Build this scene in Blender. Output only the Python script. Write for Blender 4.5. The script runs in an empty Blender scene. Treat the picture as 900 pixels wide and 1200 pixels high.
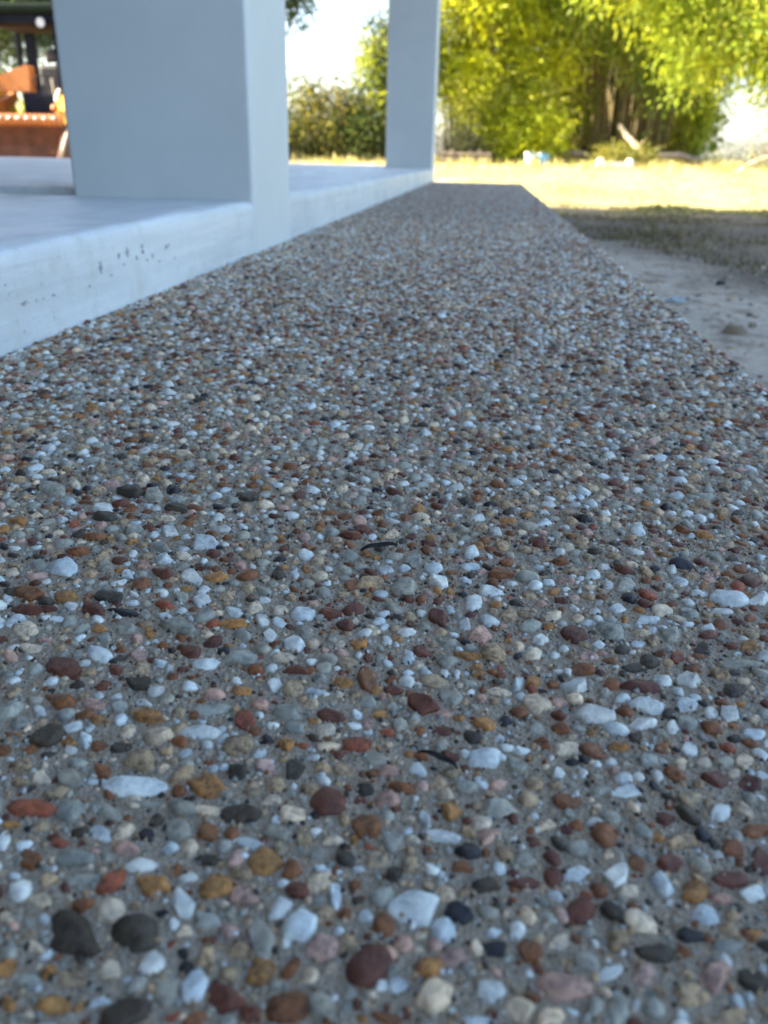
import bpy, bmesh, math, random
import numpy as np
from mathutils import Vector, Matrix

random.seed(7)
rng = np.random.default_rng(11)
scene = bpy.context.scene
COL = scene.collection

# ------------------------------------------------------------------ camera
CAM_H = 0.20
FPX = 960.0 / 900.0                       # focal length in frame widths
fwd = np.array([125.0, -414.5, 960.0]); fwd /= np.linalg.norm(fwd)     # path direction seen by the lens
roll = -0.022
dy = 960.0 ** 2 / (414.5 - 125.0 * roll)
dn = np.array([roll * dy, dy, 960.0]); dn /= np.linalg.norm(dn)
dn -= fwd * dn.dot(fwd); dn /= np.linalg.norm(dn)
rt = np.cross(dn, fwd)
RM = np.stack([rt, fwd, -dn])             # world = RM @ (right, down, forward)
cam_data = bpy.data.cameras.new('camera')
cam = bpy.data.objects.new('camera', cam_data); COL.objects.link(cam)
m = Matrix(((RM[0][0], -RM[0][1], -RM[0][2], 0.0), (RM[1][0], -RM[1][1], -RM[1][2], 0.0),
            (RM[2][0], -RM[2][1], -RM[2][2], CAM_H), (0, 0, 0, 1)))
cam.matrix_world = m
cam_data.sensor_fit = 'HORIZONTAL'; cam_data.sensor_width = 36.0; cam_data.lens = 36.0 * FPX
cam_data.clip_start = 0.01; cam_data.clip_end = 2000.0
cam_data.dof.use_dof = True
cam_data.dof.focus_distance = 0.45
cam_data.dof.aperture_fstop = 13.5
scene.camera = cam

# ------------------------------------------------------------------ sky, sun, exposure
SUN_EL = math.radians(32.0)
SUN_DIR = Vector((1.0, 0.05, 0.0)).normalized()          # way the light travels over the ground
SUN_AZ = math.atan2(-SUN_DIR.x, -SUN_DIR.y)              # sky rotation, clockwise from +Y
world = bpy.data.worlds.new('World'); scene.world = world; world.use_nodes = True
wn = world.node_tree.nodes; wl = world.node_tree.links
bg = wn['Background']
skyt = wn.new('ShaderNodeTexSky'); skyt.sky_type = 'NISHITA'; skyt.sun_disc = False
skyt.sun_elevation = SUN_EL; skyt.sun_rotation = SUN_AZ
skyt.air_density = 0.9; skyt.dust_density = 2.5; skyt.ozone_density = 0.6
wl.new(skyt.outputs[0], bg.inputs[0]); bg.inputs[1].default_value = 0.12
sun_data = bpy.data.lights.new('sun', 'SUN'); sun_data.energy = 5.0; sun_data.angle = math.radians(0.53)
sun_data.color = (1.0, 0.88, 0.68)
sun = bpy.data.objects.new('sun', sun_data); COL.objects.link(sun)
ld = Vector((SUN_DIR.x * math.cos(SUN_EL), SUN_DIR.y * math.cos(SUN_EL), -math.sin(SUN_EL)))
sun.rotation_euler = ld.to_track_quat('-Z', 'Y').to_euler(); sun.location = (-6, 2, 9)
scene.view_settings.view_transform = 'Standard'; scene.view_settings.look = 'None'
scene.view_settings.gamma = 1.0; scene.view_settings.use_curve_mapping = False
scene.view_settings.exposure = 2.6
scene.render.engine = 'CYCLES'
scene.cycles.use_denoising = True
scene.cycles.max_bounces = 5; scene.cycles.diffuse_bounces = 3; scene.cycles.glossy_bounces = 2; scene.cycles.transmission_bounces = 3; scene.cycles.transparent_max_bounces = 4
scene.cycles.sample_clamp_indirect = 8.0

# ------------------------------------------------------------------ helpers
def prop(o, label=None, cat=None, group=None, kind=None):
    if label: o['label'] = label
    if cat: o['category'] = cat
    if group: o['group'] = group
    if kind: o['kind'] = kind
    return o

def link(name, me, mat=None, parent=None, loc=(0, 0, 0)):
    o = bpy.data.objects.new(name, me); COL.objects.link(o)
    o.location = loc
    if mat is not None: me.materials.append(mat)
    if parent is not None: o.parent = parent
    return o

def empty(name, loc=(0, 0, 0), rz=0.0):
    o = bpy.data.objects.new(name, None); COL.objects.link(o)
    o.location = loc; o.rotation_euler = (0, 0, rz)
    o.empty_display_size = 0.1
    return o

def bm_obj(name, bm, mat, parent=None, smooth=False, loc=(0, 0, 0)):
    me = bpy.data.meshes.new(name); bm.to_mesh(me); bm.free()
    if smooth:
        for p in me.polygons: p.use_smooth = True
    return link(name, me, mat, parent, loc)

def np_obj(name, V, F, mat, parent=None, colors=None, smooth=False):
    """V (n,3), F (m,k) with k constant."""
    me = bpy.data.meshes.new(name)
    n, k = len(F), F.shape[1]
    me.vertices.add(len(V)); me.vertices.foreach_set('co', np.asarray(V, np.float32).ravel())
    me.loops.add(n * k); me.loops.foreach_set('vertex_index', np.asarray(F, np.int32).ravel())
    me.polygons.add(n)
    me.polygons.foreach_set('loop_start', np.arange(0, n * k, k, dtype=np.int32))
    me.update(calc_edges=True)
    if smooth: me.polygons.foreach_set('use_smooth', np.ones(n, bool))
    if colors is not None:
        a = me.color_attributes.new('tone', 'FLOAT_COLOR', 'POINT')
        a.data.foreach_set('color', np.asarray(colors, np.float32).ravel())
    return link(name, me, mat, parent)

def add_box(bm, x0, x1, y0, y1, z0, z1, bev=0.0, seg=1):
    r = bmesh.ops.create_cube(bm, size=1.0)
    vs = r['verts']
    bmesh.ops.scale(bm, verts=vs, vec=(x1 - x0, y1 - y0, z1 - z0))
    bmesh.ops.translate(bm, verts=vs, vec=((x0 + x1) / 2, (y0 + y1) / 2, (z0 + z1) / 2))
    if bev > 0:
        es = list({e for v in vs for e in v.link_edges})
        bmesh.ops.bevel(bm, geom=es, offset=bev, segments=seg, affect='EDGES', profile=0.5)

def box_obj(name, b, mat, parent=None, bev=0.0, seg=1, smooth=False):
    bm = bmesh.new(); add_box(bm, *b, bev=bev, seg=seg)
    return bm_obj(name, bm, mat, parent, smooth)

def add_tube(bm, pts, radii, n=8, cap=True):
    rings = []
    pts = [Vector(p) for p in pts]
    for i, p in enumerate(pts):
        t = (pts[min(i + 1, len(pts) - 1)] - pts[max(i - 1, 0)]).normalized()
        a = t.cross(Vector((0.13, 0.31, 0.94)))
        if a.length < 1e-3: a = t.cross(Vector((1, 0, 0)))
        a.normalize(); b = t.cross(a)
        rings.append([bm.verts.new(p + (a * math.cos(k * 2 * math.pi / n) + b * math.sin(k * 2 * math.pi / n)) * radii[i]) for k in range(n)])
    for r0, r1 in zip(rings, rings[1:]):
        for k in range(n):
            bm.faces.new((r0[k], r0[(k + 1) % n], r1[(k + 1) % n], r1[k]))
    if cap:
        bm.faces.new(rings[0][::-1]); bm.faces.new(rings[-1])

def add_prism(bm, outline, y0, y1, axis='Y'):
    """outline in (x,z) extruded along y, or (y,z) along x."""
    def P(a, b, c): return (a, c, b) if axis == 'Y' else (c, a, b)
    v0 = [bm.verts.new(P(a, b, y0)) for a, b in outline]
    v1 = [bm.verts.new(P(a, b, y1)) for a, b in outline]
    n = len(outline)
    for i in range(n): bm.faces.new((v0[i], v0[(i + 1) % n], v1[(i + 1) % n], v1[i]))
    bm.faces.new(v0[::-1]); bm.faces.new(v1)
    bmesh.ops.recalc_face_normals(bm, faces=bm.faces[:])

# ------------------------------------------------------------------ materials
def new_mat(name):
    mt = bpy.data.materials.new(name); mt.use_nodes = True
    nt = mt.node_tree
    return mt, nt, nt.nodes['Principled BSDF']

def N(nt, t, **kw):
    n = nt.nodes.new(t)
    for k, v in kw.items():
        if k in n.inputs: n.inputs[k].default_value = v
        else: setattr(n, k, v)
    return n

def noise(nt, scale, detail=4.0, rough=0.55, coord='Object', vec=None):
    n = N(nt, 'ShaderNodeTexNoise', Scale=scale, Detail=detail, Roughness=rough)
    if vec is None:
        tc = N(nt, 'ShaderNodeTexCoord'); vec = tc.outputs[coord]
    nt.links.new(vec, n.inputs['Vector'])
    return n

def ramp(nt, src, stops):
    r = N(nt, 'ShaderNodeValToRGB')
    e = r.color_ramp.elements
    while len(e) < len(stops): e.new(0.5)
    for el, (p, c) in zip(e, stops):
        el.position = p; el.color = (*c, 1.0) if len(c) == 3 else c
    nt.links.new(src, r.inputs[0])
    return r

def mix(nt, fac, a, b, mode='MIX'):
    n = N(nt, 'ShaderNodeMix', data_type='RGBA', blend_type=mode)
    for s, v in ((n.inputs[0], fac), (n.inputs[6], a), (n.inputs[7], b)):
        if hasattr(v, 'is_linked') or isinstance(v, bpy.types.NodeSocket): nt.links.new(v, s)
        elif isinstance(v, (int, float)): s.default_value = v
        else: s.default_value = (*v, 1.0)
    return n.outputs[2]

def bump(nt, bsdf, height, strength, dist):
    b = N(nt, 'ShaderNodeBump', Strength=strength, Distance=dist)
    nt.links.new(height, b.inputs['Height']); nt.links.new(b.outputs[0], bsdf.inputs['Normal'])
    return b

def mat_simple(name, c, rough=0.6, metal=0.0, var=0.12, nscale=6.0, bstr=0.1, bdist=0.002):
    mt, nt, b = new_mat(name)
    n = noise(nt, nscale, 5)
    lo = tuple(max(0, v * (1 - var)) for v in c); hi = tuple(min(1, v * (1 + var)) for v in c)
    r = ramp(nt, n.outputs[0], [(0.3, lo), (0.7, hi)])
    nt.links.new(r.outputs[0], b.inputs['Base Color'])
    b.inputs['Roughness'].default_value = rough; b.inputs['Metallic'].default_value = metal
    if bstr: bump(nt, b, n.outputs[0], bstr, bdist)
    return mt

def mat_paint_white():
    mt, nt, b = new_mat('white_paint')
    tc = N(nt, 'ShaderNodeTexCoord'); v = tc.outputs['Object']
    mp = N(nt, 'ShaderNodeMapping'); mp.inputs['Scale'].default_value = (60, 3, 60); nt.links.new(v, mp.inputs[0])   # brush strokes along the kerb
    brush = noise(nt, 1.0, 4, 0.6, vec=mp.outputs[0])
    big = noise(nt, 1.9, 5, vec=v); fine = noise(nt, 260, 3, vec=v); mid = noise(nt, 11, 6, 0.68, vec=v); spk = noise(nt, 75, 4, 0.7, vec=v)
    c = ramp(nt, big.outputs[0], [(0.3, (0.52, 0.56, 0.565)), (0.7, (0.64, 0.675, 0.665))])
    br = ramp(nt, brush.outputs[0], [(0.3, (0.88, 0.89, 0.90)), (0.7, (1.05, 1.05, 1.05))])
    c1 = mix(nt, 1.0, c.outputs[0], br.outputs[0], 'MULTIPLY')
    dirt = ramp(nt, mid.outputs[0], [(0.52, (0, 0, 0)), (0.72, (0.75, 0.75, 0.75))])
    c2 = mix(nt, dirt.outputs[0], c1, (0.47, 0.48, 0.43))
    # sparse worn specks, only where a broad patch of the paint is thin
    thin = ramp(nt, mid.outputs[0], [(0.56, (0, 0, 0)), (0.62, (1, 1, 1))])
    sp = ramp(nt, spk.outputs[0], [(0.60, (0, 0, 0)), (0.66, (1, 1, 1))])
    sm_ = mix(nt, 1.0, thin.outputs[0], sp.outputs[0], 'MULTIPLY')
    c3 = mix(nt, sm_, c2, (0.30, 0.31, 0.30))
    nt.links.new(c3, b.inputs['Base Color'])
    rr = ramp(nt, mid.outputs[0], [(0.35, (0.32,) * 3), (0.65, (0.6,) * 3)])
    nt.links.new(rr.outputs[0], b.inputs['Roughness'])
    h = N(nt, 'ShaderNodeMath', operation='ADD'); nt.links.new(fine.outputs[0], h.inputs[0]); nt.links.new(brush.outputs[0], h.inputs[1])
    h2 = N(nt, 'ShaderNodeMath', operation='ADD'); nt.links.new(h.outputs[0], h2.inputs[0]); nt.links.new(spk.outputs[0], h2.inputs[1])
    bump(nt, b, h2.outputs[0], 0.3, 0.003)
    return mt

def mat_column():
    mt, nt, b = new_mat('smooth_white_paint')
    big = noise(nt, 2.6, 6, 0.65); fine = noise(nt, 160, 2)
    c = ramp(nt, big.outputs[0], [(0.3, (0.51, 0.555, 0.545)), (0.7, (0.585, 0.63, 0.615))])
    nt.links.new(c.outputs[0], b.inputs['Base Color'])
    b.inputs['Roughness'].default_value = 0.5
    bump(nt, b, fine.outputs[0], 0.12, 0.001)
    return mt

def mat_matrix():
    """the cement and sand between the pebbles"""
    mt, nt, b = new_mat('sandy_cement')
    tc = N(nt, 'ShaderNodeTexCoord'); v = tc.outputs['Object']
    n1 = noise(nt, 30, 5, vec=v); n2 = noise(nt, 900, 3, 0.7, vec=v); vo = N(nt, 'ShaderNodeTexVoronoi', Scale=620.0)
    nt.links.new(v, vo.inputs['Vector'])
    n4 = noise(nt, 260, 4, 0.6, vec=v)
    vo2 = N(nt, 'ShaderNodeTexVoronoi', Scale=1150.0); nt.links.new(v, vo2.inputs['Vector'])
    c1 = ramp(nt, n1.outputs[0], [(0.25, (0.35, 0.28, 0.185)), (0.75, (0.50, 0.41, 0.28))])
    sand = ramp(nt, vo.outputs['Color'], [(0.0, (0.06, 0.05, 0.04)), (0.35, (0.32, 0.255, 0.17)), (0.75, (0.46, 0.38, 0.26)), (1.0, (0.7, 0.66, 0.58))])
    sand2 = ramp(nt, vo2.outputs['Color'], [(0.0, (0.07, 0.06, 0.05)), (0.5, (0.29, 0.26, 0.215)), (1.0, (0.62, 0.58, 0.5))])
    c = mix(nt, 0.5, c1.outputs[0], mix(nt, 0.5, sand.outputs[0], sand2.outputs[0]))
    nt.links.new(c, b.inputs['Base Color'])
    b.inputs['Roughness'].default_value = 0.9
    inv = N(nt, 'ShaderNodeMath', operation='MULTIPLY_ADD'); inv.inputs[1].default_value = -0.7
    nt.links.new(vo.outputs['Distance'], inv.inputs[0]); nt.links.new(n2.outputs[0], inv.inputs[2])
    inv2 = N(nt, 'ShaderNodeMath', operation='MULTIPLY_ADD'); inv2.inputs[1].default_value = 2.2
    nt.links.new(n4.outputs[0], inv2.inputs[0]); nt.links.new(inv.outputs[0], inv2.inputs[2])
    bump(nt, b, inv2.outputs[0], 1.0, 0.0016)
    return mt

def mat_pebble(name, per_object):
    """stone colour from the pebble itself (alpha = how grainy it is), mottled, veined and slightly polished"""
    mt, nt, b = new_mat(name)
    tc = N(nt, 'ShaderNodeTexCoord')
    if per_object:
        src = N(nt, 'ShaderNodeObjectInfo'); col, alp = src.outputs['Color'], src.outputs['Alpha']
    else:
        src = N(nt, 'ShaderNodeAttribute', attribute_name='tone'); col, alp = src.outputs['Color'], src.outputs['Alpha']
    geo = N(nt, 'ShaderNodeNewGeometry'); v = geo.outputs['Position']
    n1 = noise(nt, 170, 4, 0.6, vec=v); n2 = noise(nt, 900, 3, 0.7, vec=v); n3 = noise(nt, 420, 5, 0.65, vec=v)
    m1 = ramp(nt, n1.outputs[0], [(0.32, (0.62, 0.62, 0.64)), (0.5, (1.0, 1.0, 1.0)), (0.68, (1.25, 1.22, 1.15))])
    c1 = mix(nt, 1.0, col, m1.outputs[0], 'MULTIPLY')
    m2 = ramp(nt, n3.outputs[0], [(0.38, (0.42, 0.38, 0.36)), (0.50, (1, 1, 1)), (0.66, (1.35, 1.22, 1.08))])
    c2 = mix(nt, alp, c1, mix(nt, 1.0, c1, m2.outputs[0], 'MULTIPLY'))
    nt.links.new(c2, b.inputs['Base Color'])
    rr = ramp(nt, n2.outputs[0], [(0.3, (0.38,) * 3), (0.7, (0.62,) * 3)])
    nt.links.new(rr.outputs[0], b.inputs['Roughness'])
    b.inputs['Specular IOR Level'].default_value = 0.38
    bs = N(nt, 'ShaderNodeMath', operation='MULTIPLY_ADD'); bs.inputs[1].default_value = 0.75; bs.inputs[2].default_value = 0.28
    nt.links.new(alp, bs.inputs[0])
    bp = bump(nt, b, n3.outputs[0], 0.3, 0.0018); nt.links.new(bs.outputs[0], bp.inputs['Strength'])
    return mt

def mat_ground():
    mt, nt, b = new_mat('ground_soil_grass')
    tc = N(nt, 'ShaderNodeTexCoord'); v = tc.outputs['Object']
    sep = N(nt, 'ShaderNodeSeparateXYZ'); nt.links.new(v, sep.inputs[0])
    nb = noise(nt, 0.9, 5, vec=v); nm = noise(nt, 4.0, 5, 0.6, vec=v); nf = noise(nt, 45, 4, 0.65, vec=v); nl = noise(nt, 0.23, 4, vec=v)
    sand0 = ramp(nt, nf.outputs[0], [(0.3, (0.32, 0.275, 0.21)), (0.7, (0.52, 0.455, 0.365))])
    nq = noise(nt, 9.0, 6, 0.7, vec=v)
    sm = ramp(nt, nq.outputs[0], [(0.36, (0.5, 0.47, 0.43)), (0.48, (1, 1, 1)), (0.70, (1.15, 1.15, 1.15))])
    sand = N(nt, 'ShaderNodeMix', data_type='RGBA', blend_type='MULTIPLY'); sand.inputs[0].default_value = 1.0
    nt.links.new(sand0.outputs[0], sand.inputs[6]); nt.links.new(sm.outputs[0], sand.inputs[7])
    dry = ramp(nt, nm.outputs[0], [(0.25, (0.28, 0.235, 0.11)), (0.5, (0.39, 0.345, 0.155)), (0.75, (0.47, 0.43, 0.21))])
    grn = ramp(nt, nf.outputs[0], [(0.3, (0.15, 0.14, 0.055)), (0.7, (0.30, 0.26, 0.10))])
    gm = ramp(nt, nl.outputs[0], [(0.46, (0, 0, 0)), (0.66, (1, 1, 1))])
    grass = mix(nt, gm.outputs[0], dry.outputs[0], grn.outputs[0])
    # brown litter, also painting in the roof's shade, thinning out over the lawn
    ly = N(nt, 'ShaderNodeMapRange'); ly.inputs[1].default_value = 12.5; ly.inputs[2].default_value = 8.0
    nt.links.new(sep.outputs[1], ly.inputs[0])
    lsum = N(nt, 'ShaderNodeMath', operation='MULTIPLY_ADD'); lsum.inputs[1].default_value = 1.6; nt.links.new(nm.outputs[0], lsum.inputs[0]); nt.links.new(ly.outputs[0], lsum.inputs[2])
    shade_litter = N(nt, 'ShaderNodeMapRange'); shade_litter.inputs[1].default_value = 1.25; shade_litter.inputs[2].default_value = 1.75; nt.links.new(lsum.outputs[0], shade_litter.inputs[0])
    shade_litter_col = ramp(nt, nf.outputs[0], [(0.3, (0.085, 0.068, 0.05)), (0.7, (0.21, 0.17, 0.125))])
    grass = mix(nt, shade_litter.outputs[0], grass, shade_litter_col.outputs[0])
    # bare strip next to the path: X below about 0.9 m, edge broken up by noise
    ad = N(nt, 'ShaderNodeMath', operation='MULTIPLY_ADD'); ad.inputs[1].default_value = 1.5
    nt.links.new(nb.outputs[0], ad.inputs[0]); nt.links.new(sep.outputs[0], ad.inputs[2])
    yy = N(nt, 'ShaderNodeMath', operation='MULTIPLY_ADD'); yy.inputs[1].default_value = 0.16
    nt.links.new(sep.outputs[1], yy.inputs[0]); nt.links.new(ad.outputs[0], yy.inputs[2])
    mr = N(nt, 'ShaderNodeMapRange'); mr.inputs[1].default_value = 2.05; mr.inputs[2].default_value = 2.5
    nt.links.new(yy.outputs[0], mr.inputs[0])
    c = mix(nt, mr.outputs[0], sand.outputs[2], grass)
    # reddish bare earth bank in front of the trees
    bank = N(nt, 'ShaderNodeMapRange'); bank.inputs[1].default_value = 17.5; bank.inputs[2].default_value = 19.5
    nt.links.new(sep.outputs[1], bank.inputs[0])
    bm_ = N(nt, 'ShaderNodeMath', operation='MULTIPLY'); bm_.inputs[1].default_value = 0.65
    nt.links.new(bank.outputs[0], bm_.inputs[0])
    c = mix(nt, bm_.outputs[0], c, (0.42, 0.29, 0.18))
    nt.links.new(c, b.inputs['Base Color'])
    b.inputs['Roughness'].default_value = 0.95; b.inputs['Specular IOR Level'].default_value = 0.15
    h = N(nt, 'ShaderNodeMath', operation='ADD'); nt.links.new(nf.outputs[0], h.inputs[0]); nt.links.new(nm.outputs[0], h.inputs[1])
    bump(nt, b, h.outputs[0], 0.6, 0.03)
    return mt

def mat_leaf(name, trans=0.5):
    mt, nt, b = new_mat(name)
    at = N(nt, 'ShaderNodeAttribute', attribute_name='tone')
    nt.links.new(at.outputs['Color'], b.inputs['Base Color'])
    b.inputs['Roughness'].default_value = 0.55; b.inputs['Specular IOR Level'].default_value = 0.3
    tr = N(nt, 'ShaderNodeBsdfTranslucent')
    boost = mix(nt, 1.0, at.outputs['Color'], (1.25, 1.15, 0.7), 'MULTIPLY')
    nt.links.new(boost, tr.inputs[0])
    ms = N(nt, 'ShaderNodeMixShader'); ms.inputs[0].default_value = trans
    nt.links.new(b.outputs[0], ms.inputs[1]); nt.links.new(tr.outputs[0], ms.inputs[2])
    out = nt.nodes['Material Output']; nt.links.new(ms.outputs[0], out.inputs[0])
    return mt

M = dict(
    render=mat_simple('added_wall_grey', (0.2, 0.2, 0.2), 0.9), soffit=mat_simple('dark_soffit', (0.16, 0.15, 0.14), 0.8),  # added walls and unseen roof underside kept dark to cut bounced light
    white=mat_paint_white(), column=mat_column(), matrix=mat_matrix(),
    pebble=mat_pebble('pebble_stone', True), pebbles=mat_pebble('pebble_stone_mass', False),
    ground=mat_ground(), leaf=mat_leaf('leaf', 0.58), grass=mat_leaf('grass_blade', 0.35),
    bark=mat_simple('bark', (0.16, 0.12, 0.085), 0.9, var=0.35, nscale=14, bstr=0.6, bdist=0.02),
    culm=mat_simple('bamboo_culm', (0.20, 0.155, 0.055), 0.5, var=0.35, nscale=3),
    deadwood=mat_simple('dead_wood', (0.55, 0.44, 0.28), 0.85, var=0.25, nscale=9, bstr=0.5, bdist=0.01),
    greywood=mat_simple('weathered_timber', (0.27, 0.22, 0.18), 0.9, var=0.3, nscale=8, bstr=0.5, bdist=0.01),
    rust=mat_simple('rusty_steel', (0.11, 0.045, 0.026), 0.75, var=0.45, nscale=5, bstr=0.3, bdist=0.006),
    orange=mat_simple('orange_steel', (0.50, 0.17, 0.03), 0.5, var=0.25, nscale=7),
    yellow=mat_simple('yellow_steel', (0.70, 0.40, 0.03), 0.42, var=0.12, nscale=5),
    black=mat_simple('black_rubber', (0.02, 0.02, 0.022), 0.65, var=0.3, nscale=12),
    navy=mat_simple('dark_frame_paint', (0.008, 0.011, 0.019), 0.8, var=0.2, nscale=9),
    darkgreen=mat_simple('dark_green_canopy', (0.009, 0.016, 0.012), 0.95, var=0.25, nscale=5),
    liner=mat_simple('brown_liner', (0.022, 0.015, 0.012), 0.8, var=0.3, nscale=6),
    chrome=mat_simple('bright_steel', (0.62, 0.62, 0.6), 0.3, 0.9, var=0.08),
    hose=mat_simple('tan_hose', (0.5, 0.4, 0.3), 0.6),
    lamp=mat_simple('lamp_lens', (0.35, 0.37, 0.4), 0.25, var=0.03),
    plastic_white=mat_simple('white_plastic', (0.78, 0.78, 0.78), 0.4, var=0.05),
    plastic_blue=mat_simple('blue_plastic', (0.10, 0.33, 0.60), 0.4, var=0.08),
    plastic_pale=mat_simple('pale_blue_plastic', (0.5, 0.66, 0.72), 0.4, var=0.06),
    debris=mat_simple('dead_leaf', (0.03, 0.024, 0.02), 0.7, var=0.4, nscale=200),
    chip=mat_simple('bare_cement_patch', (0.34, 0.355, 0.36), 0.9, var=0.5, nscale=200),
    clod=mat_simple('dirt_clod', (0.33, 0.26, 0.17), 0.95, var=0.35, nscale=40, bstr=0.8, bdist=0.01),
)

for k_ in ('darkgreen', 'navy', 'liner'): M[k_].node_tree.nodes['Principled BSDF'].inputs['Specular IOR Level'].default_value = 0.08

# ------------------------------------------------------------------ the setting: ground
def smooth(a, b, x):
    t = np.clip((x - a) / (b - a), 0, 1); return t * t * (3 - 2 * t)

def ground_z(x, y):
    x = np.asarray(x, float); y = np.asarray(y, float)
    z = -0.25 + 0.42 * smooth(9.0, 24.0, y)
    w = np.clip((np.abs(x - 0.0) - 0.28) / 0.6, 0, 1) * np.clip((np.hypot(x, y)) / 3.0, 0.25, 1)
    far = np.clip(np.hypot(x, y) / 60.0, 0, 1)
    bumps = 0.018 * np.sin(2.3 * x + 1.1 * y) * np.sin(1.7 * y - 0.6 * x + 1.0) + 0.010 * np.sin(6.1 * x + 0.4) * np.sin(5.3 * y + 2.0) \
        + 0.006 * np.sin(13 * x + 3 * y) * np.sin(11 * y - 2 * x)
    return z + bumps * w * (1 - far)

def axis_lines(lo, hi, near_lo, near_hi, step):
    near = np.arange(near_lo, near_hi + 1e-6, step)
    up = near_hi + (hi - near_hi) * (np.linspace(0, 1, 30)[1:] ** 2.5)
    dn_ = near_lo - (near_lo - lo) * (np.linspace(0, 1, 30)[1:] ** 2.5)
    return np.concatenate([dn_[::-1], near, up])
gx = axis_lines(-600, 600, -9, 9, 0.09); gy = axis_lines(-300, 900, 0, 24, 0.12)
GX, GY = np.meshgrid(gx, gy)
GV = np.stack([GX.ravel(), GY.ravel(), ground_z(GX, GY).ravel()], 1)
nx = len(gx); idx = np.arange(len(gx) * len(gy)).reshape(len(gy), nx)
GF = np.stack([idx[:-1, :-1].ravel(), idx[:-1, 1:].ravel(), idx[1:, 1:].ravel(), idx[1:, :-1].ravel()], 1)
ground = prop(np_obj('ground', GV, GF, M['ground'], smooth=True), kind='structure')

# ------------------------------------------------------------------ the pebble path
PX0, PX1, PY0, PY1 = -0.4925, 0.280, -2.5, 7.75
bm = bmesh.new(); add_box(bm, PX0, PX1, PY0, PY1, -0.32, 0.0, bev=0.006, seg=2)
path = prop(bm_obj('path', bm, M['matrix']), kind='structure')

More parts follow.
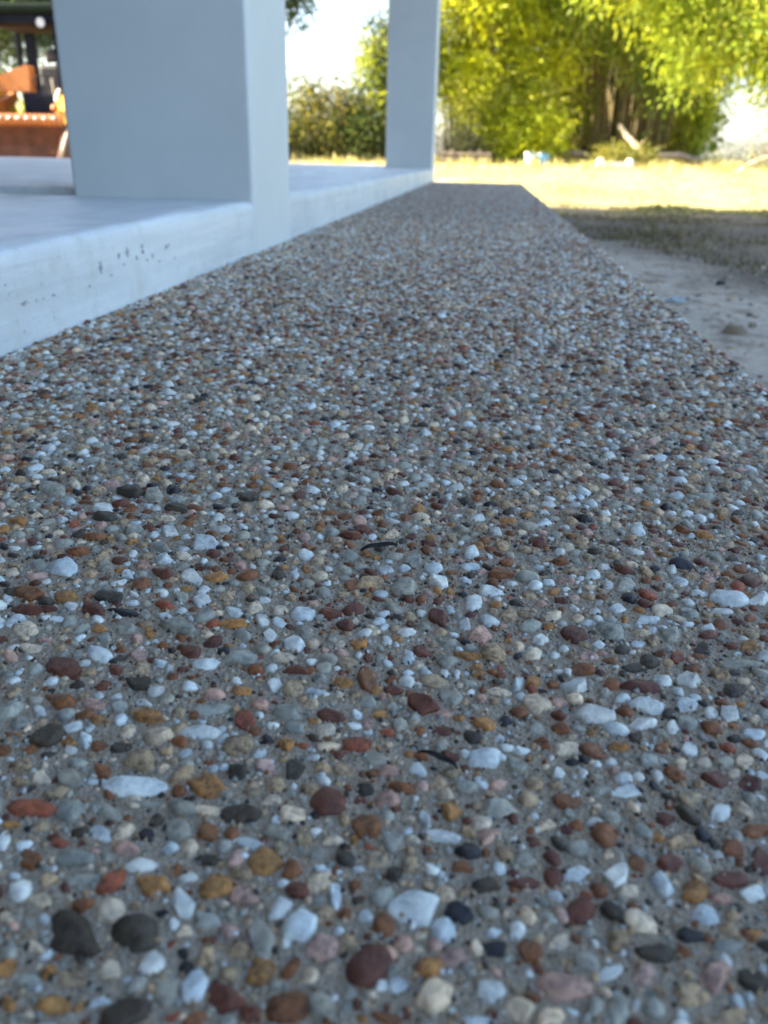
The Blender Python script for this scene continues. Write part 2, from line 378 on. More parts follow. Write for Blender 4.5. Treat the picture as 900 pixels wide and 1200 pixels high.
PEBBLE_TABLE = """
-1010,1505,102,61,159,D -69,1728,83,80,0,W 324,1534,91,44,13,P -187,1524,65,55,42,R -827,1538,71,65,171,D -489,1568,84,40,113,G
-773,1307,61,45,14,D -1071,2090,109,52,1,W -3,1456,52,43,48,C -958,1305,58,28,178,O 737,1617,63,40,33,P -530,1380,62,43,4,R
604,1668,58,33,9,D -389,1625,55,48,68,W -376,1380,57,45,180,B -284,1392,47,33,158,G -404,2108,69,59,98,R -312,1563,52,49,31,P
662,1554,64,38,8,T 137,1496,48,39,39,W -941,1597,61,47,137,C 404,1785,63,40,48,R -666,1718,56,47,16,O -545,1828,59,53,144,O
751,1503,64,31,17,T 55,1722,55,44,152,K 842,1618,54,36,43,D -1233,1948,71,51,144,G 40,1581,49,32,20,P -850,1694,59,39,167,O
464,1485,54,29,67,G -1361,1941,83,42,170,E -255,2018,67,46,99,B -1059,1690,65,31,35,G -624,1404,49,34,120,W -1490,2299,79,62,156,D
-693,1397,56,33,114,G -827,2122,70,51,148,O -675,2011,66,47,173,D -1548,2503,102,55,159,B 806,1718,48,25,26,G 216,1450,40,33,48,C
-739,1644,56,32,135,W 537,2712,80,56,6,W 693,1997,57,38,30,R -580,1698,53,38,172,P 167,2158,66,45,2,G -107,1383,46,22,177,B
123,2397,64,51,12,W 254,1627,43,33,90,B -659,1607,48,33,168,G -118,2675,72,64,140,R -1261,1743,59,38,125,B 114,1407,47,22,0,W
-1289,3103,105,64,152,G 934,2411,60,50,12,R -649,2561,78,58,168,G -23,2008,64,31,177,W 764,2097,58,33,19,T -863,1419,40,30,158,C
523,1916,56,40,53,W 136,1838,47,35,23,D -370,1783,47,36,29,C -950,1381,49,30,178,T -1639,2720,90,54,166,R -1129,1760,60,28,1,G
-1166,2921,86,61,156,R 409,1913,53,35,29,W 250,1858,57,27,4,R 293,1437,40,27,21,C 694,3372,89,74,133,G 997,2170,57,29,24,B
766,2944,85,63,19,R 1052,2398,61,44,38,R -852,1911,56,39,140,G 9,2122,52,41,99,O 749,1896,53,32,44,O 10,1662,44,34,76,W 400,2231,58,41,28,B
-972,2009,68,32,1,G -539,1951,53,32,161,G -2053,3567,120,73,138,W -935,2535,79,39,12,G -152,2207,61,29,175,B -346,2414,63,48,174,E
-1301,2087,57,40,147,G -509,2037,45,38,7,C -1065,1360,47,22,177,G -944,2393,80,43,174,W 334,1669,42,27,30,C -1285,2658,72,52,147,D
-172,1972,48,42,109,G 156,1623,43,27,16,K 554,1596,41,27,41,P 1083,2799,62,47,62,W -101,1479,30,24,51,W 868,1959,58,31,21,R
-457,1806,39,36,125,B -986,1824,49,35,153,P -719,1811,61,29,5,D -544,2249,65,38,103,D -1403,2083,58,36,158,C 729,2687,71,46,23,W
1324,3768,92,74,32,W 526,3309,73,69,63,R 910,2241,52,31,51,W 925,1913,44,29,30,W 715,2193,43,38,51,R 1227,3177,92,44,12,G
330,2763,63,56,112,C -1438,3968,96,88,161,W -353,1944,42,35,144,C -1079,1294,35,19,147,O -1160,2463,58,52,169,O -1084,1863,48,26,159,W
-1110,1964,57,27,163,G -1056,2821,73,52,170,W -13,2755,61,47,77,G -922,2894,78,55,166,G -389,1482,37,28,74,B -1096,1458,38,18,163,C
253,1948,40,33,29,G 765,2803,70,45,0,W -669,2131,47,35,143,T -755,1920,42,34,161,B -295,3621,81,73,171,G -361,2807,67,49,112,B
-593,2470,54,39,179,G -734,3042,75,53,133,W -206,1880,47,33,82,T 984,2046,57,31,65,R 136,2030,43,30,19,P -471,2570,62,47,148,R
1150,2972,66,49,67,D -1571,3190,90,50,175,K -784,2011,61,29,5,C -917,1761,45,30,0,W 237,2374,52,41,104,G -2079,3269,91,53,159,B
1151,2696,54,37,53,W 602,2294,48,34,29,W -364,2275,54,36,7,T 460,1589,38,22,25,W -617,1893,49,26,170,W -125,3729,83,63,106,W
97,3235,67,61,46,P 695,1736,39,26,10,K 488,2896,56,49,171,W 524,2500,57,40,6,B -794,2482,56,37,135,E -739,3295,73,56,117,W
-1158,1606,39,23,154,C 908,2722,55,38,48,G 597,1983,44,25,88,B -275,2345,54,35,174,G -310,1733,44,22,106,W 1061,2519,54,30,58,C
329,2108,39,27,36,C 884,1768,42,21,47,O -103,3351,73,51,104,R 338,2513,45,41,108,B -1673,3895,90,67,146,G -1512,3052,68,46,153,G
969,3009,55,49,21,W -656,2256,45,38,161,P -2641,4578,138,73,133,G -1946,2972,74,51,151,C -446,1923,38,28,101,T -1221,1533,38,22,149,C
-587,1571,34,26,163,P 116,2602,45,39,162,O -2147,4619,114,82,149,D 920,2832,62,38,59,W -255,2764,50,43,7,R -1543,3596,89,53,156,R
-2026,3143,80,44,169,R -1704,3317,79,47,169,D -1531,2827,73,37,149,W -1192,2271,55,29,6,D 715,2479,47,36,48,G 834,3840,88,51,66,G
874,2564,53,31,64,W 551,1868,37,25,27,C 1478,3779,80,52,56,W 535,3019,57,41,21,B -268,3934,83,60,99,G -1407,2502,60,32,159,P
-1346,2298,53,25,124,W 426,2495,51,35,20,C 185,3851,72,61,176,B -1047,3166,76,36,1,O -690,3131,57,48,128,G -608,3334,61,54,62,R
-86,2843,58,42,13,T 1178,4129,69,66,123,K -850,1332,30,18,173,W -214,1675,28,27,163,W -592,2090,39,32,162,C -2609,4090,106,58,136,O
-1376,3573,74,47,134,W 970,3369,59,49,68,G 794,2417,38,34,115,B 57,3523,73,45,72,W -470,2930,54,44,148,T -33,2536,46,31,14,R
-214,2291,46,29,7,P -1392,1867,38,18,164,O -1380,1800,43,21,124,W -1193,1816,40,19,179,E -648,1315,27,18,9,E -1899,3271,70,51,155,O
-1730,3187,67,48,156,R -2209,3583,91,43,135,G -1358,2853,57,39,137,P -240,3201,51,47,151,W -153,3063,50,42,173,R 53,3060,64,37,173,O
-747,2926,52,41,167,C -676,2846,61,35,163,R -286,2186,35,32,107,D 171,2273,39,31,75,P -606,2372,41,34,120,O -1849,3611,81,49,142,G
-1420,3289,63,49,144,E 1102,3598,62,47,54,G 368,3242,54,39,47,W 258,2464,41,29,16,W -1041,2018,38,26,157,C -949,1886,35,28,138,K
-3,2393,44,32,164,R 354,1466,19,18,0,W -469,3650,69,52,13,T -1970,4574,112,54,122,G 883,3498,63,45,45,W -1066,3278,60,47,162,W
966,3592,56,51,30,C 764,3077,62,30,23,D -1845,2834,66,34,175,C -242,2645,44,32,109,G -1595,2434,44,21,137,W 1086,3268,53,36,52,D
-553,2713,51,34,173,W -1392,4677,92,70,128,D -1252,3583,67,50,2,O -859,2671,50,32,168,O 1494,3983,68,51,48,R 1298,3325,60,38,31,O
182,2813,55,28,174,C -102,2380,38,29,7,B -686,2394,38,32,171,K -1408,2278,42,28,144,O 513,2006,31,22,36,C -1755,4416,95,55,1,D
-1357,3369,65,42,130,G -1302,2501,48,30,157,G 255,2889,60,29,81,W 150,1672,26,18,22,W -846,3095,55,37,110,W -551,2942,49,36,119,G
-458,2780,47,35,11,O -74,2074,32,24,110,W -1815,2902,60,31,162,P 756,3587,62,45,34,W 440,3457,55,46,49,C -44,2637,41,35,7,P
-450,2388,41,32,21,C -2130,4221,80,55,164,D -1248,3342,64,44,122,W -1433,2990,62,30,120,P 959,3191,56,30,64,E 774,2552,44,28,58,B
384,2358,36,27,80,W -1424,2741,52,31,142,R 330,3120,46,36,61,C 565,3133,48,39,45,P 831,3378,59,35,18,C -2199,4334,89,53,132,W
-1672,4069,75,50,128,W -1225,2541,44,29,166,W -947,3670,72,42,116,D -907,3205,57,38,119,W 88,2956,47,31,81,O 617,2540,40,30,27,O
-550,3619,59,48,101,B -446,3081,46,42,124,O 1271,3635,67,32,18,W -1884,4694,85,59,130,K -1674,3656,74,42,127,P -1901,2770,53,25,130,P
320,2904,42,33,61,O -248,2495,40,25,179,E -854,3314,51,40,151,C -517,3222,47,43,166,R -1710,3555,69,40,139,W 416,2776,40,31,30,P
683,2599,35,26,57,D 801,3271,50,29,34,W 26,3321,57,36,94,W -738,2725,42,30,122,W -5,2205,29,22,110,C -679,3519,56,43,114,G
-828,3205,52,37,123,W -196,3533,56,43,77,B -125,2530,39,29,86,B 198,2625,35,29,84,K -1860,3080,58,32,170,W -1629,3026,53,35,159,O
702,3695,58,38,29,B 1067,2656,39,26,31,D 264,3178,52,33,86,C -565,2807,41,32,150,G -2546,4678,99,47,129,C 1142,3401,55,32,28,R
-901,2735,38,29,144,W -378,2588,36,27,109,W 723,3211,45,34,42,D 109,2760,35,30,28,P -1380,3025,52,27,121,O 1237,3895,63,36,58,O
471,2378,34,21,71,W -1405,4177,66,51,152,W -1491,3792,59,41,156,C 518,4045,52,49,141,B -2499,3760,54,26,127,K -1170,3740,55,44,126,P
-1251,2807,40,30,151,W -733,3676,50,44,155,C -958,3403,46,38,150,W -303,3330,43,40,166,D -492,2317,33,23,180,W -51,3451,51,32,94,W
-1476,3398,55,37,146,W -240,3352,43,35,107,T -205,2895,34,32,15,W -1567,3282,53,31,0,W -2453,4410,76,44,136,W 648,3778,50,32,28,C
643,3545,46,32,40,W -822,3762,56,35,111,O -778,3589,49,39,7,G -322,3126,40,28,94,W -52,2915,42,25,95,W 53,2338,27,23,60,B
-1670,3116,46,29,137,W 554,3463,45,31,65,C -165,2958,33,31,83,C -1,2922,43,22,88,W -1658,4447,64,44,160,B -1516,4479,62,45,149,K
1378,3591,46,29,50,B 1103,4053,57,34,64,W -432,3177,40,30,13,W -870,3686,56,31,109,W -385,2982,38,25,104,R -1988,3303,53,26,132,W
1463,4250,55,34,42,D -59,3626,45,32,92,O 173,2524,30,23,32,W -163,2449,25,24,90,T -2343,4411,65,39,163,B -405,3234,33,31,126,C
414,3362,41,29,17,O -1220,2089,31,15,180,W 775,3482,47,22,77,O 1148,2880,30,23,27,O 1212,3700,44,28,34,O 746,3820,52,25,74,W
221,3258,33,24,71,B 1016,4059,46,30,59,K -1825,2772,36,19,136,W -702,3768,42,27,112,W -778,3177,33,24,114,R -295,2951,29,25,117,W
-2467,4553,61,30,129,K 184,2989,27,21,70,E -1344,3927,39,30,171,K
"""
CHIPS = [(1.0502, 0.0614, 0.0075, 0.0083), (1.1399, 0.0694, 0.0072, 0.0078), (1.1107, 0.0678, 0.0041, 0.0038), (1.1929, 0.0735, 0.0047, 0.0035), (1.194, 0.0651, 0.0031, 0.0029), (1.2899, 0.0632, 0.0146, 0.0037), (0.8556, 0.0445, 0.0104, 0.0026), (0.8812, 0.0442, 0.0036, 0.0018), (0.8963, 0.0438, 0.0037, 0.0014), (0.9202, 0.044, 0.0049, 0.0019), (0.8472, 0.0166, 0.0026, 0.0018), (0.8235, 0.0688, 0.0032, 0.0012), (1.2279, 0.0556, 0.0033, 0.0036), (1.2069, 0.0518, 0.0048, 0.0024), (1.1705, 0.0593, 0.003, 0.0034), (1.0804, 0.0469, 0.0053, 0.0016), (1.015, 0.0415, 0.0035, 0.0015), (1.2531, 0.0455, 0.0069, 0.0018), (0.8971, 0.0597, 0.0015, 0.0018), (1.1245, 0.0551, 0.0028, 0.0017), (1.3194, 0.0434, 0.0057, 0.0026)]
LITTER = [(-0.005, 0.231, 0.0165, 0.0016, -0.55, 0.0012, 'thin black curled leaf scrap between blue white pebbles near the middle'), (-0.046, 0.397, 0.021, 0.0028, 0.35, 0.0016, 'crumpled black leaf scrap further up the path than the thin one')]
TONES = {  # albedo, graininess
    'W': ((0.55, 0.585, 0.54), 0.25), 'G': ((0.30, 0.295, 0.235), 0.4), 'K': ((0.016, 0.015, 0.017), 0.25), 'R': ((0.115, 0.036, 0.018), 0.55),
    'B': ((0.20, 0.075, 0.024), 0.65), 'O': ((0.36, 0.175, 0.05), 0.95), 'P': ((0.46, 0.29, 0.22), 0.7), 'C': ((0.62, 0.50, 0.34), 0.65),
    'D': ((0.05, 0.038, 0.023), 0.6), 'T': ((0.39, 0.285, 0.165), 1.0), 'E': ((0.29, 0.078, 0.034), 0.85)}
def tone(code, r=random):
    c, g = TONES[code]
    k = r.uniform(0.82, 1.15); w = r.uniform(-0.06, 0.06)
    return (min(0.8, c[0] * k * (1 + w)), min(0.8, c[1] * k), min(0.8, c[2] * k * (1 - w)), min(1, g * r.uniform(0.5, 1.3)))

def pebble_shape(seed, angular, subdiv):
    """unit pebble: a worn convex stone, its under side cut away below the cement"""
    r = random.Random(seed)
    bm = bmesh.new()
    bmesh.ops.create_icosphere(bm, subdivisions=subdiv, radius=1.0)
    planes = []
    for q in range(8 if angular else 6):                                   # broken sides
        t = (q + r.uniform(-0.35, 0.35)) * 2 * math.pi / (8 if angular else 6)
        d = Vector((math.cos(t), math.sin(t), r.uniform(-0.15, 0.75))).normalized()
        planes.append((d, r.uniform(0.48, 0.86) if angular else r.uniform(0.66, 0.9)))
    for q in range(2): planes.append((Vector((r.uniform(-0.5, 0.5), r.uniform(-0.5, 0.5), 1)).normalized(), r.uniform(0.5, 0.8)))
    ph = [r.uniform(0, 6.28) for _ in range(6)]
    k = 0.97 if angular else 0.85
    for v in bm.verts:
        p = v.co.copy()
        for d, h in planes:
            s = p.dot(d) - h
            if s > 0: p -= d * s * k
        f = 1 + 0.05 * math.sin(3.1 * p.x + ph[0]) * math.cos(2.7 * p.y + ph[1]) + 0.03 * math.sin(7 * p.y + ph[2] + 3 * p.z) + 0.03 * math.sin(10 * p.x + ph[3]) * math.sin(9 * p.z + ph[4]) + 0.025 * math.sin(15 * p.y + ph[5]) * math.sin(13 * p.x)
        v.co = p * f
    mx = max(max(abs(v.co.x) for v in bm.verts), 1e-3); my = max(abs(v.co.y) for v in bm.verts); mz = max(v.co.z for v in bm.verts)
    for v in bm.verts: v.co = Vector((v.co.x / mx, v.co.y / my, v.co.z / mz))
    cut = [f for f in bm.faces if f.calc_center_median().z < -0.45]
    bmesh.ops.delete(bm, geom=cut, context='FACES')
    loose = [v for v in bm.verts if not v.link_faces]
    if loose: bmesh.ops.delete(bm, geom=loose, context='VERTS')
    return bm

near_meshes = []
for i in range(30):
    me = bpy.data.meshes.new('pebble'); b_ = pebble_shape(100 + i, i % 3 != 0, 3); b_.to_mesh(b_ and me); b_.free()
    for p in me.polygons: p.use_smooth = True
    me.materials.append(M['pebble']); near_meshes.append(me)

def shape_arrays(seed, angular, subdiv):
    b_ = pebble_shape(seed, angular, subdiv); b_.verts.ensure_lookup_table(); b_.verts.index_update()
    V = np.array([v.co[:] for v in b_.verts]); F = np.array([[v.index for v in f.verts] for f in b_.faces]); b_.free()
    return V, F
mid_shapes = [shape_arrays(300 + i, i % 2 == 0, 2) for i in range(10)]
low_shapes = [shape_arrays(400 + i, i % 2 == 0, 1) for i in range(8)]
_a = np.arange(6) * math.pi / 3
hexV = np.concatenate([np.stack([np.cos(_a), np.sin(_a), np.full(6, -0.3)], 1), [[0.1, 0.05, 1.0]]])
hexF = np.array([[i, (i + 1) % 6, 6] for i in range(6)])
tiny_shapes = [(hexV, hexF)]

PEBBLES = [t.split(',') for t in PEBBLE_TABLE.split()]     # x, y, half length, half width (tenths of a mm), angle, colour
pos_x, pos_y, pos_r = [], [], []                             # everything placed so far, for spacing
leftover = []
r5 = random.Random(5)
for i, (x, y, a, b, ang, c) in enumerate(PEBBLES):
    x, y, a, b, ang = float(x) * 1e-4, float(y) * 1e-4, float(a) * 1e-4, float(b) * 1e-4, math.radians(float(ang))
    ch = min(0.0062, 0.72 * b * r5.uniform(0.85, 1.15))
    pos_x.append(x); pos_y.append(y); pos_r.append(math.sqrt(a * b) * 0.93)
    if i < 300:
        o = bpy.data.objects.new('pebble', near_meshes[r5.randrange(len(near_meshes))]); COL.objects.link(o)
        o.parent = path
        o.location = (x, y, -ch * r5.uniform(0.0, 0.42))
        o.scale = (a * 1.12, b * 1.12, ch); o.rotation_euler = (r5.uniform(-0.12, 0.12), r5.uniform(-0.12, 0.12), ang + (math.pi if r5.random() < 0.5 else 0))
        o.color = tone(c, r5)
    else:
        leftover.append((x, y, a, b, ch, ang, c))

# the rest of the pebbles: dart throwing close by, a jittered lattice further off
cell = 0.008
grid = {}
def put(x, y, r):
    grid.setdefault((int(x // cell), int(y // cell)), []).append((x, y, r))
for x, y, r in zip(pos_x, pos_y, pos_r): put(x, y, r)
def free(x, y, r, k):
    cx, cy = int(x // cell), int(y // cell)
    for i in range(cx - 2, cx + 3):
        for j in range(cy - 2, cy + 3):
            for (u, v, q) in grid.get((i, j), ()):
                d = (r + q) * k
                if (u - x) ** 2 + (v - y) ** 2 < d * d: return False
    return True
fill = []
r6 = random.Random(6)
NY0, NY1 = -0.05, 1.15
for (r0, r1, tries, k, y1) in ((0.0045, 0.0060, 3500, 0.95, NY1), (0.0033, 0.0045, 15000, 0.90, NY1), (0.0023, 0.0034, 26000, 0.86, NY1), (0.0013, 0.0023, 34000, 0.85, NY1)):
    for _ in range(tries):
        x = r6.uniform(PX0 + 0.002, PX1 - 0.001); y = r6.uniform(NY0, y1)
        if y < 0.62 and not (-0.16 - 0.75 * max(0, y - 0.1) < x < 0.13 + 0.5 * max(0, y - 0.1)): continue
        r = r6.uniform(r0, r1)
        if free(x, y, r, k):
            put(x, y, r); fill.append((x, y, r))
codes = 'WGKRBOPCDTE'
cum = np.cumsum([0.22, 0.22, 0.03, 0.08, 0.13, 0.045, 0.05, 0.10, 0.055, 0.17, 0.016]); cum /= cum[-1]

def batch(name, items, shapes, seed, parent, sink=(0.0, 0.42)):
    """items: (x, y, half length, half width, height, angle, tone code index) -> one joined mesh"""
    A = np.asarray([it[:6] for it in items], float); C = [it[6] for it in items]
    g = np.random.default_rng(seed); r_ = random.Random(seed)
    pick = g.integers(0, len(shapes), len(A))
    Vs, Fs, Cs, off = [], [], [], 0
    cols = np.array([tone(c, r_) for c in C])
    tlx = g.uniform(-0.15, 0.15, len(A)); tly = g.uniform(-0.15, 0.15, len(A)); sk = g.uniform(*sink, len(A))
    for s, (SV, SF) in enumerate(shapes):
        w = np.where(pick == s)[0]
        if not len(w): continue
        x, y, a, b, h, an = [A[w, q][:, None] for q in range(6)]
        lx, ly, lz = SV[:, 0] * a, SV[:, 1] * b, SV[:, 2] * h
        lz = lz + lx * tlx[w][:, None] + ly * tly[w][:, None]
        c_, s_ = np.cos(an), np.sin(an)
        P = np.stack([x + lx * c_ - ly * s_, y + lx * s_ + ly * c_, lz - h * sk[w][:, None]], 2)
        Vs.append(P.reshape(-1, 3))
        Fs.append((SF[None] + (np.arange(len(w)) * len(SV))[:, None, None] + off).reshape(-1, 3))
        Cs.append(np.repeat(cols[w], len(SV), 0)); off += len(w) * len(SV)
    o = np_obj(name, np.concatenate(Vs), np.concatenate(Fs), M['pebbles'], parent, np.concatenate(Cs), smooth=True)
    return o

far_mix = np.cumsum([0.23, 0.15, 0.03, 0.065, 0.13, 0.045, 0.065, 0.15, 0.05, 0.20, 0.012]); far_mix /= far_mix[-1]
def dress(fl, seed, cum=cum):
    r_ = random.Random(seed); out = []
    for x, y, r in fl:
        e = r_.uniform(1.0, 1.45)
        out.append((x, y, r * math.sqrt(e) * 1.08, r / math.sqrt(e) * 1.08, min(0.0052, r * r_.uniform(0.6, 0.85)), r_.uniform(0, math.pi),
                    codes[int(np.searchsorted(cum, r_.random()))]))
    return out
nearby = leftover + dress(fill, 21)
prop(batch('pebbles', nearby, mid_shapes, 31, path), kind='stuff')

def lattice(y0, y1, sp, seed):
    g = np.random.default_rng(seed)
    xs = np.arange(PX0 + sp * 0.4, PX1 - sp * 0.2, sp); ys = np.arange(y0, y1, sp * 0.88)
    X, Y = np.meshgrid(xs, ys); X = X + (np.arange(len(ys)) % 2)[:, None] * sp * 0.5
    X = X + g.uniform(-0.38, 0.38, X.shape) * sp; Y = Y + g.uniform(-0.38, 0.38, X.shape) * sp
    R_ = sp * np.clip(g.lognormal(-0.80, 0.30, X.shape), 0.25, 0.85)
    X, Y, R_ = X.ravel(), Y.ravel(), R_.ravel()
    ok = (X > PX0 + 0.001) & (X < PX1 + 0.0005) & (Y < PY1)
    return list(zip(X[ok], Y[ok], R_[ok]))
prop(batch('pebbles', dress(lattice(NY1, 3.0, 0.0078, 41), 22, far_mix), low_shapes, 32, path), kind='stuff')
prop(batch('pebbles', dress(lattice(3.0, PY1, 0.0095, 42), 23, far_mix), tiny_shapes, 33, path), kind='stuff')
# coarse sand standing proud of the cement in the nearest stretch
gs = np.random.default_rng(77); gi = []
while len(gi) < 75000:
    x, y = gs.uniform(PX0, PX1), 0.08 + 0.72 * gs.random() ** 1.2
    if not (-0.14 - 0.75 * max(0, y - 0.1) < x < 0.11 + 0.5 * max(0, y - 0.1)): continue
    r = 0.0004 + 0.0010 * gs.random() ** 2
    gi.append((x, y, r * gs.uniform(1, 1.5), r, r * 1.0, gs.uniform(0, 3.1), 'TGTTCGDTGGTBGTWD'[gs.integers(0, 16)]))
prop(batch('sand', gi, tiny_shapes, 34, path, sink=(-0.5, 0.4)), kind='stuff')

# ------------------------------------------------------------------ the white pavilion
pav = empty('pavilion', (-3.0, 4.0, -0.25))
prop(pav, 'white painted open pavilion with square columns on a low plinth', 'pavilion')
WX = -0.494; PT = 0.107
def in_pav(o): o.parent = pav; o.location = o.location - pav.location; return o
# plinth: outer face with a soft worn arris
prof = [(-9.5, -0.30), (-9.5, PT), (-3.0, PT), (-1.0, PT), (WX - 0.10, PT), (WX - 0.05, PT), (WX - 0.022, PT), (WX - 0.011, PT - 0.0015), (WX - 0.0045, PT - 0.0055), (WX - 0.001, PT - 0.012),
        (WX, PT - 0.022), (WX, PT - 0.04), (WX, 0.045), (WX, 0.025), (WX, 0.008), (WX, -0.01), (WX, -0.30)]
ys_ = np.concatenate([np.arange(-6.0, 0.0, 0.25), np.arange(0.0, 3.0, 0.02), np.arange(3.0, 7.9, 0.06), [7.9]])
PV = []
gp = np.random.default_rng(8); ph_ = gp.uniform(0, 6.28, 12)
for y_ in ys_:
    for q_, (x_, z_) in enumerate(prof):
        wob = 0.0
        if 4 <= q_ <= 15 and y_ < 7.85:                       # hand-trowelled face and arris, never quite straight
            wob = 0.0009 * math.sin(2.1 * y_ + ph_[0] + q_ * 0.3) + 0.0007 * math.sin(7.3 * y_ + ph_[1] + q_ * 0.8) + 0.0005 * math.sin(19 * y_ + ph_[2] + q_ * 1.7) + 0.0004 * gp.normal()
        on_face = q_ >= 9
        PV.append((x_ + (wob * 0.9 if on_face else 0.5 * wob if q_ >= 7 else 0), y_, z_ + (wob if 4 <= q_ <= 9 else 0)))
npf = len(prof)
PF = [(a * npf + q_, a * npf + q_ + 1, (a + 1) * npf + q_ + 1, (a + 1) * npf + q_) for a in range(len(ys_) - 1) for q_ in range(npf - 1)]
me = bpy.data.meshes.new('plinth'); me.from_pydata(PV, [], PF + [tuple(range(npf)), tuple(range((len(ys_) - 1) * npf, len(ys_) * npf))][0:2])
bm = bmesh.new(); bm.from_mesh(me); bpy.data.meshes.remove(me); bmesh.ops.recalc_face_normals(bm, faces=bm.faces[:])
plinth = in_pav(bm_obj('plinth', bm, M['white'], smooth=True))
in_pav(box_obj('floor_slab', (-9.3, -0.893, 1.862, 7.86, PT - 0.05, PT + 0.014), M['white'], bev=0.004, seg=2))
for (cx0, cx1, cy0, cy1) in ((-0.887, WX + 0.003, 1.800, 2.150), (-0.887, WX + 0.003, 7.53, 7.88), 
                             (-9.3, -8.9, 1.80, 2.15), (-9.3, -8.9, 7.53, 7.88)):
    in_pav(box_obj('column', (cx0, cx1, cy0, cy1, -0.02, 3.0), M['column'], bev=0.007, seg=3))
for (x0, x1) in ((-0.84, -0.53), (-9.26, -8.94)): in_pav(box_obj('roof_beam', (x0, x1, -5.8, 8.4, 2.98, 3.22), M['soffit'], bev=0.006))
in_pav(box_obj('added_end_wall', (-9.4, WX - 0.004, -2.2, -1.95, PT - 0.03, 3.22), M['render'], bev=0.006))  # unseen wall added behind the camera to darken the column fronts
in_pav(box_obj('added_side_wall', (-9.45, -9.31, -1.94, 7.5, PT - 0.03, 3.22), M['render'], bev=0.006))  # also added out of view, holds back light from the left
in_pav(box_obj('roof', (-12.0, -0.35, -7.0, 8.75, 3.22, 3.36), M['soffit'], bev=0.01))
# bare patches where the paint has come off the plinth face and arris
rp = random.Random(3)
def chip(y, z, w, h):
    bm = bmesh.new(); n = 13; out = []
    for k in range(n):
        t = 2 * math.pi * k / n; q = rp.uniform(0.25, 1.15)
        out.append((y + math.cos(t) * w * q, z + math.sin(t) * h * q))
    add_prism(bm, out, WX - 0.004, WX + 0.0014, axis='X')
    o = bm_obj('paint_chip', bm, M['chip']); in_pav(o); o.parent = plinth; o.location = (0, 0, 0)
for px in CHIPS: chip(*px)

# ------------------------------------------------------------------ litter on the path
def litter(x, y, L, W, ang, curl, label, lift=0.004):
    bm = bmesh.new(); n = 8; top = []
    for i in range(n + 1):
        t = i / n; w = W * math.sin(math.pi * min(0.97, max(0.05, t))) ** 0.7
        px, pz = (t - 0.5) * L, lift + curl * math.sin(t * 3.1) + 0.0006 * math.sin(9 * t)
        py = 0.18 * L * math.sin(t * 2.6)
        top.append([bm.verts.new((px, py - w, pz)), bm.verts.new((px, py, pz + W * 0.5)), bm.verts.new((px, py + w, pz))])
    for a, b in zip(top, top[1:]):
        for k in (0, 1): bm.faces.new((a[k], a[k + 1], b[k + 1], b[k]))
    r = bmesh.ops.solidify(bm, geom=bm.faces[:], thickness=0.0005)
    o = bm_obj('dead_leaf', bm, M['debris'], smooth=True); o.location = (x, y, 0); o.rotation_euler = (0, 0, ang)
    return prop(o, label, 'leaf', 'dead leaf scraps on the path')
for a in LITTER: litter(*a)

# ------------------------------------------------------------------ grass
def gz(x, y): return float(ground_z(x, y))
def blades(n, xr, yr, hr, palette, seed, keep=None, lean=0.5):
    g = np.random.default_rng(seed)
    x = g.uniform(*xr, n); y = g.uniform(*yr, n)
    clump = np.sin(3.1 * x + 1.3 * y) * np.sin(2.2 * y - 1.7 * x) + 0.5 * np.sin(9 * x) * np.sin(8 * y + 1)
    ok = clump + g.uniform(-1.1, 1.1, n) > -0.35
    if keep is not None: ok &= keep(x, y, g)
    x, y, clump = x[ok], y[ok], clump[ok]; n = len(x)
    h = g.uniform(*hr, n) * (0.75 + 0.35 * np.clip(clump, -1, 1)); w = 0.0035 + 0.05 * h
    a = g.uniform(0, 2 * np.pi, n); l = g.normal(0, lean, n) * h; t = g.uniform(0, 2 * np.pi, n)
    z = ground_z(x, y) - 0.005
    b0 = np.stack([x - np.cos(a) * w, y - np.sin(a) * w, z], 1); b1 = np.stack([x + np.cos(a) * w, y + np.sin(a) * w, z], 1)
    mx, my = x + np.cos(t) * l * 0.35, y + np.sin(t) * l * 0.35
    m0 = np.stack([mx - np.cos(a) * w * 0.7, my - np.sin(a) * w * 0.7, z + h * 0.6], 1); m1 = np.stack([mx + np.cos(a) * w * 0.7, my + np.sin(a) * w * 0.7, z + h * 0.6], 1)
    tp = np.stack([x + np.cos(t) * l, y + np.sin(t) * l, z + h], 1)
    V = np.stack([b0, b1, m1, m0, tp], 1).reshape(-1, 3)
    o = np.arange(n)[:, None] * 5
    F = np.concatenate([o + [0, 1, 2], o + [0, 2, 3], o + [3, 2, 4]])
    pal = np.array(palette); c = pal[g.integers(0, len(pal), n)] * g.uniform(0.75, 1.2, (n, 1))
    C = np.repeat(np.concatenate([c, np.ones((n, 1))], 1), 5, 0)
    return V, F, C
DRY = [(0.47, 0.42, 0.17), (0.43, 0.38, 0.16), (0.52, 0.47, 0.24), (0.34, 0.38, 0.12)]
SHADE_G = [(0.19, 0.15, 0.10), (0.11, 0.095, 0.06), (0.25, 0.20, 0.135), (0.08, 0.075, 0.04), (0.12, 0.13, 0.05)]  # same dry grass under the roof's shadow, its shade put into the colour
def off_pav(x, y, g): return ~((x < 0.34) & (y < 8.0))
